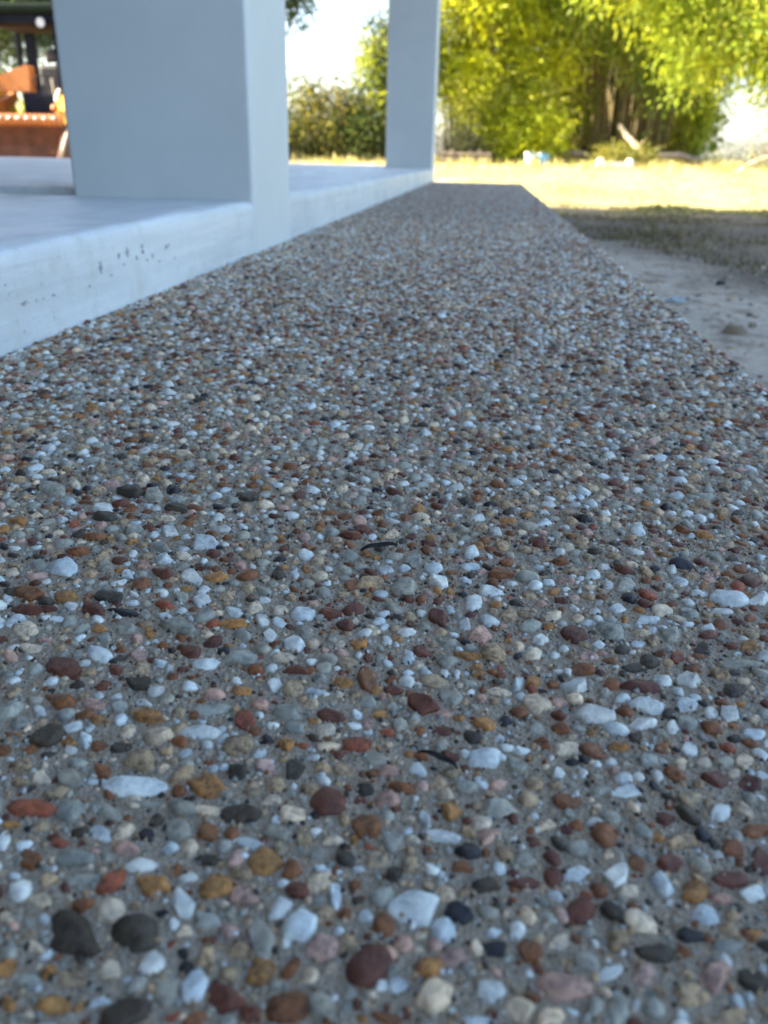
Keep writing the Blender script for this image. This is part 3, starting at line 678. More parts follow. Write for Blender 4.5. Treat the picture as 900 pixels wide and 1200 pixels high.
sets = [
    blades(26000, (0.5, 4.2), (3.2, 9.6), (0.015, 0.05), SHADE_G, 1, lambda x, y, g: x + 0.16 * y + 0.5 * np.sin(2 * x + y) > 1.75, 0.8),
    blades(40000, (-6, 9), (8.0, 18), (0.02, 0.07), DRY, 2, off_pav, 0.8),
    blades(14000, (-7, 9), (17.6, 22), (0.06, 0.24), DRY, 3, lambda x, y, g: g.random(len(x)) < 0.6, 0.4),
    blades(1400, (1.4, 3.6), (8.3, 9.3), (0.03, 0.08), [(0.13, 0.16, 0.05), (0.2, 0.2, 0.08)], 4, None, 0.6),
]
Vs, Fs, Cs, off = [], [], [], 0
for V, F, C in sets: Vs.append(V); Fs.append(F + off); Cs.append(C); off += len(V)
grass = np_obj('grass', np.concatenate(Vs), np.concatenate(Fs), M['grass'], None, np.concatenate(Cs))
prop(grass, 'short dry yellow grass covering the yard beyond the path', 'grass', kind='stuff')

# ------------------------------------------------------------------ foliage
def foliage(lobes, size, palette, seed, per=22, droop=0.25, aspect=0.34, spread=1.6):
    """lobes: (cx, cy, cz, rx, ry, rz, sprays). Sprays of leaves scattered through each lobe, thicker near its skin."""
    g = np.random.default_rng(seed); P, D, Cc, S = [], [], [], []
    pal = np.array(palette)
    for (cx, cy, cz, rx, ry, rz, ns) in lobes:
        d = g.normal(0, 1, (ns, 3)); d /= np.linalg.norm(d, axis=1)[:, None]
        rr = g.uniform(0.25, 1.0, ns) ** 0.5 * (1 + 0.16 * np.sin(5 * d[:, 0] + 3 * d[:, 2]) + 0.10 * g.normal(0, 1, ns))
        c = np.array([cx, cy, cz]) + d * rr[:, None] * [rx, ry, rz]
        nb_ = max(3, ns // 12); who = g.integers(0, nb_, ns)                 # sprays gather on branches
        c = c[:nb_][who] + g.normal(0, 1, (ns, 3)) * np.array([0.9, 0.9, 1.1]) * size * 1.4
        c[:, 2] -= droop * 0.8 * size * np.abs(g.normal(0, 1, ns))
        c[:, 2] = np.maximum(c[:, 2], ground_z(c[:, 0], c[:, 1]) + 0.05)
        col = pal[g.integers(0, len(pal), nb_)][who] * g.uniform(0.75, 1.2, (ns, 1))
        for k in range(per):
            o = g.normal(0, 1, (ns, 3)) * size * spread
            o[:, 2] -= droop * np.abs(o[:, 2]) * 1.5
            ld_ = o + g.normal(0, 0.6, (ns, 3)) * size; ld_[:, 2] -= droop * size * 2
            ld_ /= np.linalg.norm(ld_, axis=1)[:, None] + 1e-9
            P.append(c + o); D.append(ld_); Cc.append(col * g.uniform(0.85, 1.15, (ns, 1))); S.append(size * g.uniform(0.6, 1.3, ns))
    P = np.concatenate(P); D = np.concatenate(D); Cc = np.concatenate(Cc); S = np.concatenate(S)[:, None]
    n = len(P)
    side = np.cross(D, g.normal(0, 1, (n, 3))); side /= np.linalg.norm(side, axis=1)[:, None] + 1e-9
    w = S * aspect
    V = np.stack([P, P + D * S * 0.45 + side * w * 0.5, P + D * S, P + D * S * 0.45 - side * w * 0.5], 1).reshape(-1, 3)
    F = np.arange(4 * n).reshape(n, 4)
    C = np.repeat(np.concatenate([np.clip(Cc, 0, 0.8), np.ones((n, 1))], 1), 4, 0)
    return V, F, C

def plant(name, label, cat, base, lobes, size, palette, seed, limbs, bark='bark', group=None, **kw):
    """a root Empty at the foot, a trunk with its limbs, a crown of leaves"""
    bz = gz(base[0], base[1])
    root = empty(name, (base[0], base[1], bz)); prop(root, label, cat, group)
    tb = bmesh.new()
    for pts, radii in limbs: add_tube(tb, [(base[0] + p[0], base[1] + p[1], bz - 0.03 + p[2]) for p in pts], radii, 7)
    t = bm_obj('trunk', tb, M[bark], root, smooth=True); t.location = (-base[0], -base[1], -bz)
    V, F, C = foliage(lobes, size, palette, seed, **kw)
    c = np_obj('crown', V, F, M['leaf'], root, C); c.location = (-base[0], -base[1], -bz)
    return root

BAMB = [(0.34, 0.40, 0.02), (0.40, 0.44, 0.03), (0.23, 0.31, 0.03), (0.42, 0.43, 0.09), (0.14, 0.21, 0.03)]
YELL = [(0.49, 0.54, 0.02), (0.55, 0.57, 0.03), (0.40, 0.47, 0.03), (0.56, 0.56, 0.13), (0.28, 0.36, 0.03)]
LIME = [(0.30, 0.38, 0.04), (0.38, 0.44, 0.06), (0.22, 0.32, 0.04), (0.42, 0.46, 0.10)]
OLIV = [(0.10, 0.12, 0.035), (0.16, 0.16, 0.04), (0.07, 0.10, 0.03), (0.20, 0.18, 0.06)]
DARK = [(0.04, 0.075, 0.03), (0.06, 0.09, 0.035), (0.035, 0.06, 0.03)]
GREY = [(0.16, 0.17, 0.13), (0.20, 0.19, 0.15), (0.12, 0.13, 0.10)]
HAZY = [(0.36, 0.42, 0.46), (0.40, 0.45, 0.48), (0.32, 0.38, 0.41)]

# bamboo: one culm mesh per bend, shared between culms
def culm_mesh(h, bend, rad):
    bm = bmesh.new(); n = 9; pts = []; rs = []
    for i in range(n + 1):
        t = i / n; pts.append((bend * t ** 2.2, 0.04 * math.sin(5 * t), h * t - 0.05)); rs.append(rad * (1 - 0.65 * t))
    add_tube(bm, pts, rs, 6)
    me = bpy.data.meshes.new('culm'); bm.to_mesh(me); bm.free(); me.materials.append(M['culm'])
    for p in me.polygons: p.use_smooth = True
    return me
culm_kinds = [culm_mesh(h, b, r) for h, b, r in ((6.5, 1.6, 0.035), (7.4, 2.4, 0.04), (5.6, 0.9, 0.03), (6.9, 3.0, 0.04), (4.6, 0.5, 0.026))]
def bamboo(label, cx, cy, rx, ry, n, lobes, palette, seed, size):
    bz = gz(cx, cy)
    root = empty('bamboo_clump', (cx, cy, bz)); prop(root, label, 'bamboo', 'bamboo clumps behind the yard')
    r_ = random.Random(seed)
    for i in range(n):
        t = r_.uniform(0, 2 * math.pi); q = math.sqrt(r_.random())
        x, y = math.cos(t) * q * rx, math.sin(t) * q * ry
        o = bpy.data.objects.new('culm', culm_kinds[r_.randrange(len(culm_kinds))]); COL.objects.link(o); o.parent = root
        o.location = (x, y, gz(cx + x, cy + y) - bz); o.rotation_euler = (r_.uniform(-0.05, 0.05), r_.uniform(-0.05, 0.05), t + r_.uniform(-0.6, 0.6))
        s = r_.uniform(0.85, 1.1); o.scale = (s, s, s)
    V, F, C = foliage(lobes, size, palette, seed, per=34, droop=0.35, aspect=0.26, spread=1.35)
    c = np_obj('crown', V, F, M['leaf'], root, C); c.location = (-cx, -cy, -bz)
    return root
bamboo('tall bamboo clump with a dark hollow of stems behind the leaning log', 3.3, 23.6, 1.9, 1.0, 150,
       [(3.2, 23.6, 5.6, 3.6, 2.4, 2.2, 1500), (3.9, 21.7, 3.8, 1.5, 0.5, 0.5, 220), (2.2, 21.9, 4.0, 0.9, 0.5, 0.6, 130), (1.9, 21.4, 3.2, 0.3, 0.3, 0.35, 45),
        (2.95, 21.6, 2.75, 0.25, 0.25, 0.6, 60), (3.85, 21.5, 2.45, 0.35, 0.3, 0.6, 80), (4.4, 21.6, 2.9, 0.3, 0.3, 0.5, 60), 
        (5.4, 23.6, 3.2, 0.6, 0.9, 1.2, 180), (5.3, 24.2, 1.2, 0.3, 0.5, 0.9, 60), (1.5, 22.8, 1.6, 0.5, 0.6, 0.9, 110), (4.9, 23.2, 1.3, 0.5, 0.5, 0.7, 80)],
       BAMB, 51, 0.15)
bamboo('bright yellow bamboo clump leafy down to the grass beside the far column', -0.1, 21.9, 1.0, 0.7, 45,
       [(-0.6, 21.6, 3.6, 1.5, 1.0, 1.6, 700), (0.9, 21.8, 3.4, 1.2, 0.9, 1.6, 520), (-0.9, 21.2, 1.9, 0.9, 0.8, 1.0, 170), (0.2, 21.2, 1.7, 0.9, 0.7, 1.0, 190),
        (1.0, 21.4, 1.5, 0.4, 0.5, 0.9, 110), (0.2, 22.0, 5.4, 2.0, 1.4, 1.2, 500), (0.5, 21.0, 0.75, 1.0, 0.5, 0.35, 150)],
       YELL, 52, 0.15)

# trees and bushes
plant('added_dark_tree', 'dark tree added to deepen the shade in the hollow behind the tall bamboo', 'tree', (3.4, 27.5),  # dark tree added where the hollow is only in shade
      [(3.4, 27.5, 2.6, 2.9, 0.9, 2.6, 900), (3.4, 27.5, 5.2, 2.2, 1.0, 1.4, 350)], 0.2, DARK, 72,
      [(((0, 0, 0), (0.1, 0, 2.0), (0.0, 0, 4.0), (-0.1, 0, 5.6)), (0.25, 0.2, 0.14, 0.05)), (((0, 0, 2.0), (1.0, 0, 3.0), (1.8, 0, 3.6)), (0.1, 0.07, 0.03))], aspect=0.6)
plant('shade_tree', 'lime green tree hanging its branches in beside the bamboo', 'tree', (8.2, 16.4),
      [(5.2, 16.2, 2.5, 1.25, 0.9, 0.95, 420), (4.6, 16.0, 2.25, 0.75, 0.6, 0.55, 170), (5.6, 16.2, 1.55, 0.75, 0.6, 0.7, 200), (6.4, 16.6, 3.8, 2.4, 1.8, 1.6, 700),
       (8.4, 16.6, 4.6, 2.6, 2.2, 1.8, 600), (4.9, 16.1, 3.5, 1.2, 0.8, 0.6, 200),
       (2.55, 16.4, 2.75, 0.3, 0.3, 0.4, 60), (3.2, 16.2, 2.15, 0.32, 0.3, 0.42, 80), (3.75, 16.2, 2.75, 0.5, 0.3, 0.35, 90), (3.6, 16.2, 1.95, 0.2, 0.2, 0.3, 40), (2.2, 16.3, 3.25, 0.7, 0.3, 0.3, 90)],
      0.105, LIME + BAMB[:3], 61,
      [(((0, 0, 0), (-0.1, 0, 1.2), (-0.3, 0, 2.4), (-0.2, 0.1, 4.4)), (0.22, 0.18, 0.15, 0.06)),
       (((-0.3, 0, 2.3), (-1.6, -0.2, 2.75), (-3.0, -0.3, 2.85), (-3.9, -0.3, 2.7)), (0.10, 0.07, 0.05, 0.02)),
       (((-0.1, 0, 1.7), (-1.5, 0.1, 2.2), (-2.7, 0.0, 1.9)), (0.08, 0.05, 0.02)),
       (((-0.25, 0, 3.0), (-2.5, -0.1, 3.9), (-4.6, -0.2, 3.5), (-6.0, -0.1, 3.2)), (0.09, 0.06, 0.04, 0.015)),
       (((-3.9, -0.2, 3.6), (-4.5, -0.2, 3.0), (-4.8, -0.2, 2.4)), (0.03, 0.02, 0.008))], per=32, spread=1.9)
plant('bush', 'olive green bush between the two white columns', 'bush', (-3.9, 20.2),
      [(-4.3, 20.2, 0.8, 0.85, 0.6, 0.75, 230), (-3.5, 20.3, 0.7, 0.7, 0.5, 0.55, 150), (-4.2, 20.3, 1.35, 0.55, 0.4, 0.35, 70), (-3.2, 20.4, 1.15, 0.35, 0.3, 0.3, 45), (-2.8, 20.1, 0.55, 0.5, 0.5, 0.5, 150), (-3.7, 20.2, 0.3, 0.9, 0.4, 0.25, 180)],
      0.11, OLIV + DARK[:2] + [(0.24, 0.24, 0.05)], 62,
      [(((0, 0, 0), (-0.2, 0, 0.5), (-0.4, 0, 1.1)), (0.05, 0.04, 0.015)), (((0, 0, 0), (0.3, 0, 0.5), (0.6, 0, 1.0)), (0.05, 0.03, 0.012))])
plant('young_tree', 'slender tree with a pale green crown half hidden by the far column', 'tree', (-2.45, 20.8),
      [(-2.7, 20.7, 2.15, 0.36, 0.4, 0.55, 110), (-2.3, 20.8, 2.6, 0.6, 0.6, 0.7, 220), (-2.8, 20.6, 1.1, 0.45, 0.5, 0.55, 190), (-2.2, 20.8, 1.7, 0.4, 0.5, 0.6, 120), (-2.75, 20.6, 0.5, 0.5, 0.4, 0.4, 150)],
      0.11, LIME[:2] + OLIV[:3] + DARK[:2], 63,
      [(((0, 0, 0), (0.02, 0, 0.9), (-0.05, 0, 1.7), (0.1, 0, 2.7)), (0.06, 0.05, 0.035, 0.012)), (((0, 0, 1.3), (-0.25, 0, 1.8), (-0.3, 0, 2.2)), (0.03, 0.02, 0.008))])
plant('broad_tree', 'dark tree behind the near column, only a twig of it showing', 'tree', (-7.3, 22.0),
      [(-7.2, 22, 4.9, 2.3, 2.0, 1.7, 700), (-5.45, 21.9, 3.75, 0.95, 0.8, 0.55, 150), (-8.6, 22, 3.4, 1.2, 1.2, 1.0, 220)],
      0.15, DARK, 64,
      [(((0, 0, 0), (0.05, 0, 1.5), (-0.1, 0, 3.0), (0.1, 0, 4.8)), (0.2, 0.17, 0.13, 0.04)), (((-0.05, 0, 2.6), (0.8, 0, 3.2), (1.7, 0, 3.6)), (0.09, 0.06, 0.02))])
plant('dense_tree', 'dark green tree standing behind the loader cab', 'tree', (-11.4, 19.5),
      [(-11.6, 19.5, 3.3, 2.2, 1.6, 1.5, 750), (-9.7, 19.6, 3.0, 0.9, 0.9, 0.6, 170), (-12.2, 19.4, 1.6, 0.9, 1.0, 1.1, 260)],
      0.15, DARK + [(0.09, 0.13, 0.05)], 65,
      [(((0, 0, 0), (0.1, 0, 1.2), (0.0, 0, 2.4), (-0.2, 0, 3.6)), (0.18, 0.15, 0.12, 0.04)), (((0, 0, 1.8), (0.9, 0, 2.5), (1.6, 0, 2.9)), (0.08, 0.05, 0.02))])
plant('pale_bush', 'sunlit pale green bush behind the loader', 'bush', (-9.6, 18.6),
      [(-9.7, 18.6, 0.8, 0.9, 0.7, 0.75, 260), (-8.9, 18.7, 0.6, 0.6, 0.6, 0.6, 130)], 0.11, GREY + LIME[:2], 66,
      [(((0, 0, 0), (-0.1, 0, 0.5), (-0.2, 0, 1.2)), (0.04, 0.03, 0.01)), (((0, 0, 0), (0.4, 0, 0.5), (0.7, 0, 0.9)), (0.04, 0.03, 0.01))])
plant('shrub', 'dark grey green shrub behind the low timber fence', 'shrub', (-0.75, 20.0),
      [(-0.75, 20.0, 0.5, 0.4, 0.35, 0.36, 130), (-0.3, 20.1, 0.4, 0.3, 0.3, 0.25, 60)], 0.08, [(0.08, 0.09, 0.05), (0.12, 0.11, 0.08), (0.05, 0.06, 0.04)], 67,
      [(((0, 0, 0), (0, 0, 0.3), (0.05, 0, 0.6)), (0.03, 0.02, 0.008))])
plant('shrub', 'grey twiggy shrub behind the fallen branch', 'shrub', (6.05, 19.6),
      [(6.1, 19.6, 0.65, 0.45, 0.4, 0.4, 130), (6.6, 19.7, 0.8, 0.5, 0.4, 0.5, 120)], 0.08, GREY, 68,
      [(((0, 0, 0), (0, 0, 0.4), (0.1, 0, 0.9)), (0.03, 0.02, 0.008))])
plant('shrub', 'low yellow green shrub at the foot of the leaning log', 'shrub', (2.75, 20.0),
      [(2.7, 20.0, 0.22, 0.5, 0.3, 0.16, 130), (3.3, 20.2, 0.25, 0.3, 0.3, 0.16, 60)], 0.08, [(0.20, 0.22, 0.04), (0.28, 0.27, 0.07), (0.16, 0.19, 0.05)], 69,
      [(((0, 0, 0), (0, 0, 0.12), (0.05, 0, 0.25)), (0.02, 0.014, 0.006))])
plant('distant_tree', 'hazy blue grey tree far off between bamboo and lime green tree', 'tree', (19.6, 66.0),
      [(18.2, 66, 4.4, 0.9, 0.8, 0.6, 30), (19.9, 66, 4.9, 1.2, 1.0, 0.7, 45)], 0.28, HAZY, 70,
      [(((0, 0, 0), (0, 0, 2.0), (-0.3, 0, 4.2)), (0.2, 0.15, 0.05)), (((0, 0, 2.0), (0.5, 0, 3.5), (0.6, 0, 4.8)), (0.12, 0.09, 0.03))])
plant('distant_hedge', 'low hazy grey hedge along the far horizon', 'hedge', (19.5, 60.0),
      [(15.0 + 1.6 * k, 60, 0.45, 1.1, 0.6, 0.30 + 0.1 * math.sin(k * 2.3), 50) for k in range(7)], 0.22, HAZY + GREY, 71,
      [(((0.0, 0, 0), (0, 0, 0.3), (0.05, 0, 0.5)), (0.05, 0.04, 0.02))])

# ------------------------------------------------------------------ timber, logs and buckets in the yard
def log_thing(name, label, cat, pts, radii, mat='deadwood', twigs=()):
    p0 = Vector(pts[0]); root = empty(name, p0); prop(root, label, cat)
    bm = bmesh.new(); add_tube(bm, [Vector(p) - p0 for p in pts], radii, 9); bm_obj('stem', bm, M[mat], root, smooth=True)
    for tp, tr in twigs:
        bm = bmesh.new(); add_tube(bm, [Vector(p) - p0 for p in tp], tr, 6); bm_obj('twig', bm, M[mat], root, smooth=True)
    return root
log_thing('leaning_log', 'pale broken log leaning against the bamboo clump', 'log',
          [(3.48, 20.0, gz(3.48, 20.0) - 0.02), (3.2, 20.3, 0.48), (2.95, 20.6, 0.75), (2.82, 20.75, 0.93)], [0.075, 0.07, 0.06, 0.05],
          twigs=[(((3.2, 20.3, 0.48), (3.3, 20.2, 0.62)), (0.025, 0.012))])
b0 = gz(4.75, 18.0)
log_thing('fallen_branch', 'bare pale branch lying on the grass below the lime green tree', 'branch',
          [(4.75, 18.0, b0 + 0.0), (4.95, 18.0, b0 + 0.14), (5.2, 18.1, b0 + 0.25), (5.55, 18.2, b0 + 0.34), (6.1, 18.3, b0 + 0.05)], [0.02, 0.03, 0.04, 0.045, 0.05],
          twigs=[(((5.2, 18.1, b0 + 0.25), (5.05, 18.0, b0 + 0.33), (4.95, 17.95, b0 + 0.42)), (0.02, 0.014, 0.006)),
                 (((5.45, 18.17, b0 + 0.32), (5.6, 18.0, b0 + 0.45)), (0.02, 0.008)), (((4.95, 18.0, b0 + 0.14), (4.8, 17.9, b0 + 0.2)), (0.014, 0.006))])
for lab, x0, x1, y in (('grey log lying behind the blue bucket', 1.55, 2.55, 21.0), ('grey log lying below the dark hollow of the bamboo', 3.75, 4.75, 20.9)):
    z = gz(x0, y) + 0.2
    log_thing('felled_log', lab, 'log', [(x0, y, z), ((x0 + x1) / 2, y + 0.05, z + 0.02), (x1, y + 0.1, z - 0.1)], [0.07, 0.075, 0.065], 'greywood',
              twigs=[(((x0 + 0.2, y, z - 0.25), (x0 + 0.2, y, z)), (0.05, 0.05)), (((x1 - 0.2, y + 0.1, z - 0.3), (x1 - 0.2, y + 0.1, z - 0.1)), (0.05, 0.05))])
fence = empty('timber_fence', (-0.55, 19.5, gz(-0.55, 19.5))); prop(fence, 'low weathered timber fence beside the far column', 'fence')
for k in range(6):
    x = -0.5 + 0.2 * k; box_obj('post', (x - 0.025, x + 0.025, -0.025, 0.025, -0.1, 0.26 + 0.03 * math.sin(k * 2.1)), M['greywood'], fence, bev=0.005)
for z in (0.09, 0.20): box_obj('rail', (-0.54, 0.56, -0.05, -0.027, z - 0.025, z + 0.025), M['greywood'], fence, bev=0.004)

def bucket(label, x, y, r, h, mat):
    root = empty('bucket', (x, y, gz(x, y))); prop(root, label, 'bucket', 'buckets at the edge of the bamboo')
    bm = bmesh.new(); n = 18; prof = [(0.0, 0.0), (0.82, 0.0), (1.0, 1.0), (1.06, 1.0), (1.06, 0.95), (0.96, 0.94), (0.80, 0.04), (0.0, 0.04)]
    rings = []
    for q, t in prof: rings.append([bm.verts.new((math.cos(k * 2 * math.pi / n) * r * max(q, 0.01), math.sin(k * 2 * math.pi / n) * r * max(q, 0.01), t * h)) for k in range(n)])
    for a, b in zip(rings, rings[1:]):
        for k in range(n): bm.faces.new((a[k], a[(k + 1) % n], b[(k + 1) % n], b[k]))
    bm_obj('tub', bm, mat, root)
    bm = bmesh.new(); add_tube(bm, [(math.cos(t) * r * 1.08, -0.3 * r * math.sin(t), h * 0.9 + math.sin(t) * r * 0.5) for t in np.linspace(0, math.pi, 9)], [0.006] * 9, 5)
    bm_obj('handle', bm, M['chrome'], root)
bucket('bright blue bucket at the foot of the bamboo', 1.12, 19.2, 0.115, 0.24, M['plastic_blue'])
bucket('pale bluish bucket next to the blue bucket', 0.84, 19.1, 0.125, 0.26, M['plastic_pale'])

tr = empty('trough', (2.58, 19.0, gz(2.58, 19.0))); prop(tr, 'low white plastic trough with round ends on the sunny grass', 'trough')
for s in (-1, 1):
    bm = bmesh.new(); pts = [(s * 0.30, 0, -0.02), (s * 0.30, 0, 0.05), (s * 0.30, 0, 0.14), (s * 0.30, 0, 0.18)]
    add_tube(bm, pts, [0.07, 0.085, 0.08, 0.05], 14); bm_obj('end_cap', bm, M['plastic_white'], tr, smooth=True)
bm = bmesh.new(); add_prism(bm, [(-0.07, 0.02), (0.07, 0.02), (0.085, 0.12), (0.07, 0.12), (0.055, 0.035), (-0.055, 0.035), (-0.07, 0.12), (-0.085, 0.12)], -0.26, 0.26, axis='X')
bm_obj('body', bm, M['plastic_white'], tr)

# fine gravel and crumbs of earth over the bare strip
gg = np.random.default_rng(91); gr = []
while len(gr) < 2600:
    x, y = gg.uniform(0.30, 1.9), gg.uniform(0.9, 6.0)
    if x + 0.16 * y > 1.9 + 0.5 * gg.random(): continue
    r = 0.002 + 0.010 * gg.random() ** 4
    gr.append((x, y, r * gg.uniform(1, 1.5), r, r * 0.7, gg.uniform(0, 3.1), 'TTDGTDCB'[gg.integers(0, 8)]))
gv = batch('gravel', gr, low_shapes, 35, None, sink=(0.0, 0.3))
co = np.empty(len(gv.data.vertices) * 3, np.float32); gv.data.vertices.foreach_get('co', co); co = co.reshape(-1, 3)
co[:, 2] += ground_z(co[:, 0], co[:, 1]); gv.data.vertices.foreach_set('co', co.ravel()); gv.data.update()
prop(gv, 'fine brown gravel and earth crumbs on the bare strip', 'gravel', kind='stuff')

# stones and a scrap on the bare strip beside the path
def clod(label, x, y, r, seed, mat='clod', cat='stone'):
    bm = pebble_shape(seed, True, 3); o = bm_obj('stone', bm, M[mat], smooth=True); o.location = (x, y, gz(x, y) + r * 0.15); o.scale = (r * 1.4, r, r * 0.7); o.rotation_euler = (0, 0, seed)
    return prop(o, label, cat, 'loose stones on the bare strip')
clod('tan stone lying alone on the bare sandy strip', 0.72, 2.45, 0.030, 3)
clod('small dark stone near the grass edge of the sandy strip', 0.96, 3.55, 0.022, 4, 'debris')
clod('small brown lump close beside the tan stone', 0.80, 2.55, 0.016, 8)
bm = bmesh.new()
pr = [[bm.verts.new((i * 0.03 - 0.045, j * 0.018 - 0.018, 0.008 + 0.008 * math.sin(i * 2.1 + j * 1.7))) for j in range(3)] for i in range(4)]
for i in range(3):
    for j in range(2): bm.faces.new((pr[i][j], pr[i + 1][j], pr[i + 1][j + 1], pr[i][j + 1]))
bmesh.ops.solidify(bm, geom=bm.faces[:], thickness=0.001)
sc_ = bm_obj('plastic_scrap', bm, M['plastic_pale']); sc_.location = (0.645, 2.95, gz(0.645, 2.95)); sc_.rotation_euler = (0, 0, 0.4)
prop(sc_, 'crumpled pale blue plastic scrap on the sand by the path edge', 'scrap')

# ------------------------------------------------------------------ the loader parked beyond the pavilion
LX, LY = -7.40, 13.0; LZ = gz(LX, LY)
ldr = empty('wheel_loader', (LX, LY, LZ)); prop(ldr, 'orange and yellow loader with rusty bucket parked beyond the pavilion', 'loader')
def P_(name, bm, mat, parent=None, smooth=False): return bm_obj(name, bm, M[mat], parent or ldr, smooth)
def B_(name, b, mat, parent=None, bev=0.01): return box_obj(name, b, M[mat], parent or ldr, bev=bev, seg=2)
# bucket: curved shell, mouth towards the pavilion
bm = bmesh.new()
arc = [(-0.45, 0.08), (-0.10, 0.06), (0.14, 0.10), (0.25, 0.24), (0.26, 0.42), (0.18, 0.58), (0.06, 0.68)]
thk = [(0.04, 0.71), (0.20, 0.61), (0.29, 0.43), (0.28, 0.22), (0.16, 0.06), (-0.10, 0.02), (-0.45, 0.05)]
add_prism(bm, arc + thk, -0.94, 0.94, axis='X')
bk = P_('bucket', bm, 'rust')
for s in (-1, 1):
    bm = bmesh.new(); x = s * 0.945
    add_prism(bm, [(-0.45, 0.05), (-0.10, 0.015), (0.17, 0.05), (0.30, 0.22), (0.31, 0.44), (0.21, 0.63), (0.05, 0.73), (-0.18, 0.42)], min(x, x + s * 0.03), max(x, x + s * 0.03), axis='X')
    P_('side_plate', bm, 'rust', bk)
B_('cutting_edge', (-0.97, 0.97, -0.58, -0.44, 0.04, 0.075), 'rust', bk)
for k in range(7): B_('tooth', (-0.9 + k * 0.29, -0.84 + k * 0.29, -0.68, -0.57, 0.045, 0.085), 'rust', bk)
# slatted orange guard along the bucket's top lip, with a row of bolts
bm = bmesh.new(); add_tube(bm, [(-0.93, 0.02, 0.78), (0.93, 0.02, 0.78)], [0.085, 0.085], 14)
gd = P_('spill_guard', bm, 'orange', bk)
for k in range(24):
    x = -0.88 + k * 0.0765
    bm = bmesh.new(); add_tube(bm, [(x, 0.02 + 0.09 * math.cos(t), 0.78 + 0.09 * math.sin(t)) for t in np.linspace(math.pi * 0.55, math.pi * 1.5, 7)], [0.011] * 7, 5)
    P_('guard_bar', bm, 'rust', gd)
for k in range(13):
    x = -0.85 + k * 0.142
    bm = bmesh.new(); bmesh.ops.create_icosphere(bm, subdivisions=2, radius=0.026); bmesh.ops.translate(bm, verts=bm.verts, vec=(x, -0.068, 0.80)); P_('bolt', bm, 'chrome', gd, True)
# lift arms, body, cab
for s in (-1, 1):
    bm = bmesh.new(); add_prism(bm, [(0.25, 0.34), (0.36, 0.25), (0.75, 0.75), (1.6, 1.12), (1.6, 1.27), (0.68, 0.95)], s * 0.62 - 0.05, s * 0.62 + 0.05, axis='X'); P_('lift_arm', bm, 'orange')
    bm = bmesh.new(); add_tube(bm, [(s * 0.5, 0.45, 0.5), (s * 0.5, 1.2, 0.85)], [0.045, 0.045], 10); P_('hydraulic_ram', bm, 'chrome')
B_('chassis', (-0.6, 0.6, 0.55, 2.7, 0.35, 0.78), 'navy')
# yellow mudguard hood on the side nearest the near column
bm = bmesh.new(); add_prism(bm, [(0.30, 0.70), (0.32, 0.84), (0.46, 1.06), (0.72, 1.24), (1.0, 1.28), (1.7, 1.24), (1.75, 0.7)], 0.68, 1.0, axis='X')
bmesh.ops.bevel(bm, geom=bm.edges[:], offset=0.03, segments=2, affect='EDGES'); P_('mudguard', bm, 'yellow', smooth=False)
bm = bmesh.new(); add_prism(bm, [(0.30, 0.70), (0.32, 0.84), (0.46, 1.06), (0.72, 1.24), (1.0, 1.28), (1.7, 1.24), (1.75, 0.7)], -1.0, -0.68, axis='X')
bmesh.ops.bevel(bm, geom=bm.edges[:], offset=0.03, segments=2, affect='EDGES'); P_('mudguard', bm, 'yellow')
def wheel(x, y, r, w):
    bm = bmesh.new(); n = 24
    prof = [(0.55, -0.5), (0.9, -0.5), (1.0, -0.36), (1.0, 0.36), (0.9, 0.5), (0.55, 0.5)]
    rings = [[bm.verts.new((x + q * w, y + math.cos(k * 2 * math.pi / n) * r * p, r + math.sin(k * 2 * math.pi / n) * r * p)) for k in range(n)] for p, q in prof]
    for a, b in zip(rings, rings[1:] + rings[:1]):
        for k in range(n): bm.faces.new((a[k], a[(k + 1) % n], b[(k + 1) % n], b[k]))
    bmesh.ops.recalc_face_normals(bm, faces=bm.faces[:]); t = P_('wheel', bm, 'black')
    bm = bmesh.new(); add_tube(bm, [(x - w * 0.3, y, r), (x + w * 0.3, y, r)], [r * 0.56, r * 0.56], 18); P_('rim', bm, 'yellow', t)
for s in (-1, 1):
    wheel(s * 0.80, 1.0, 0.42, 0.28); wheel(s * 0.80, 2.35, 0.42, 0.28)
B_('engine_hood', (-0.55, 0.55, 1.95, 2.9, 0.78, 1.38), 'yellow', bev=0.05)
for x in (-0.60, 0.60):
    bm = bmesh.new(); add_prism(bm, [(0.72, 0.78), (0.80, 0.78), (1.0, 2.30), (0.90, 2.30)], x - 0.045, x + 0.045, axis='X'); P_('cab_pillar', bm, 'navy')
    B_('cab_pillar', (x - 0.04, x + 0.04, 1.86, 1.94, 0.78, 2.30), 'navy')
    B_('cab_rail', (x - 0.03, x + 0.03, 0.98, 1.86, 1.28, 1.34), 'navy')
B_('cab_roof', (-0.70, 0.70, 0.78, 2.05, 2.30, 2.43), 'darkgreen', bev=0.05)
B_('roof_liner', (-0.54, 0.54, 0.98, 1.85, 2.13, 2.296), 'liner', bev=0.04)
B_('brow', (-0.555, 0.555, 0.90, 0.97, 2.17, 2.298), 'navy')
for x in (0.40, -0.40):
    bm = bmesh.new(); add_tube(bm, [(x, 0.80, 2.16), (x, 0.86, 2.16), (x, 0.93, 2.17)], [0.075, 0.075, 0.03], 14); w_ = P_('work_lamp', bm, 'navy')
    bm = bmesh.new(); add_tube(bm, [(x, 0.79, 2.16), (x, 0.80, 2.16)], [0.066, 0.068], 14); P_('lens', bm, 'lamp', w_)
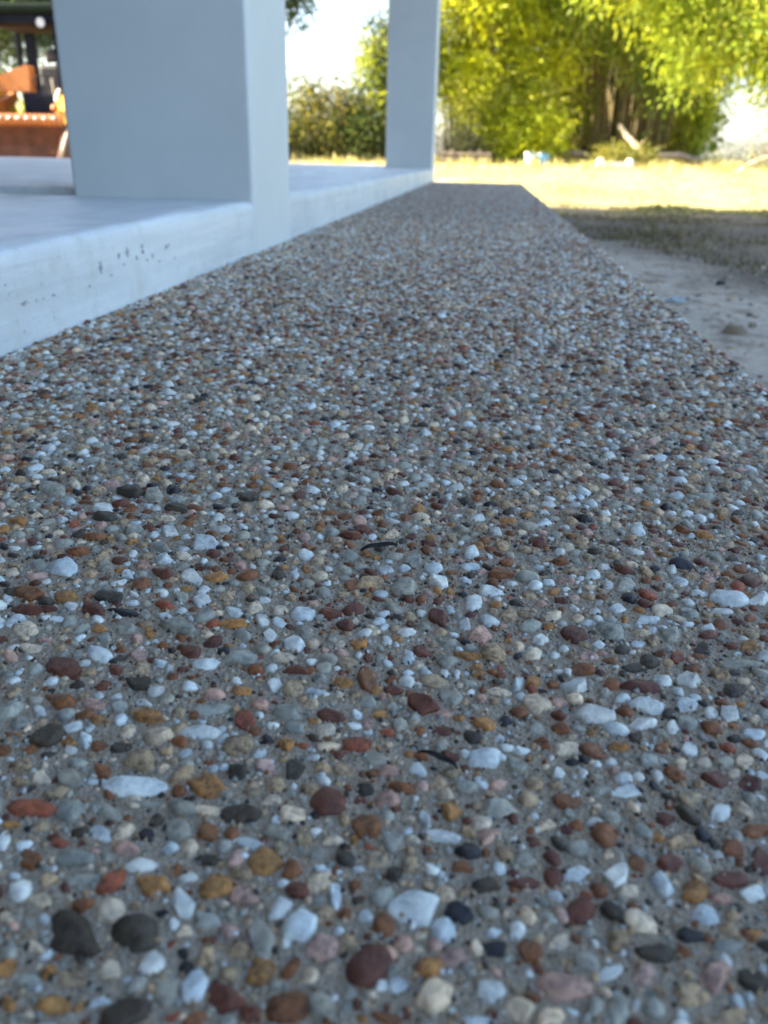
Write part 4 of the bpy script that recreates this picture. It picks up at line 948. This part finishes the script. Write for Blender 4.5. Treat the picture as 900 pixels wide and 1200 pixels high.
# seat, levers and wheel inside the cab
st = B_('seat', (-0.2, 0.28, 1.25, 1.72, 0.98, 1.10), 'black', bev=0.04)
B_('seat_back', (-0.18, 0.26, 1.66, 1.80, 1.10, 1.66), 'black', st, bev=0.05)
B_('headrest', (-0.06, 0.14, 1.68, 1.78, 1.70, 1.88), 'black', st, bev=0.04)
B_('console', (-0.1, 0.52, 0.86, 1.02, 0.78, 1.20), 'navy', bev=0.04)
bm = bmesh.new(); add_tube(bm, [(0.22 + 0.16 * math.cos(t), 0.98 - 0.05 * math.sin(t), 1.32 + 0.13 * math.sin(t)) for t in np.linspace(0, 2 * math.pi, 17)], [0.014] * 17, 6, cap=False)
sw = P_('steering_wheel', bm, 'black')
bm = bmesh.new(); add_tube(bm, [(0.22, 0.98, 1.32), (0.22, 0.94, 1.15)], [0.018, 0.022], 8); P_('steering_column', bm, 'black', sw)
bm = bmesh.new(); add_tube(bm, [(0.46, 0.84, 1.15), (0.46, 0.80, 1.4)], [0.012, 0.012], 6); P_('lever', bm, 'chrome')
bm = bmesh.new(); add_tube(bm, [(0.58, 0.70, 0.9), (0.6, 0.6, 1.08), (0.66, 0.62, 1.24)], [0.03, 0.035, 0.02], 8); P_('mirror_arm', bm, 'chrome')
bm = bmesh.new(); bmesh.ops.create_uvsphere(bm, u_segments=14, v_segments=8, radius=0.055); bmesh.ops.translate(bm, verts=bm.verts, vec=(0.70, 0.32, 0.96)); P_('indicator_lamp', bm, 'orange', None, True)
# rear wall of the cab around its windows, orange dash cover, hose by the bucket
for b_ in ((-0.48, -0.30, 1.88, 1.93, 0.78, 2.14), (0.03, 0.555, 1.88, 1.93, 0.78, 2.14), (-0.299, 0.029, 1.885, 1.925, 0.78, 1.52), (-0.555, -0.481, 1.885, 1.925, 0.78, 1.40)):
    B_('cab_panel', b_, 'navy', bev=0.004)
bm = bmesh.new(); add_prism(bm, [(-0.54, 1.22), (-0.02, 1.22), (0.0, 1.58), (-0.06, 1.60), (-0.54, 1.44)], 1.0, 1.2, axis='Y'); P_('dash_cover', bm, 'orange')
bm = bmesh.new(); add_tube(bm, [(0.96, 0.28, 0.95), (1.04, 0.05, 0.72), (1.03, -0.15, 0.5), (0.95, -0.3, 0.12)], [0.022, 0.026, 0.026, 0.024], 8); P_('hose', bm, 'hose', None, True)

n_tri = sum(sum(len(p.vertices) - 2 for p in o.data.polygons) if len(o.data.polygons) < 5000 else len(o.data.polygons) * 2 for o in scene.objects if o.type == 'MESH')
print('triangles about', n_tri)
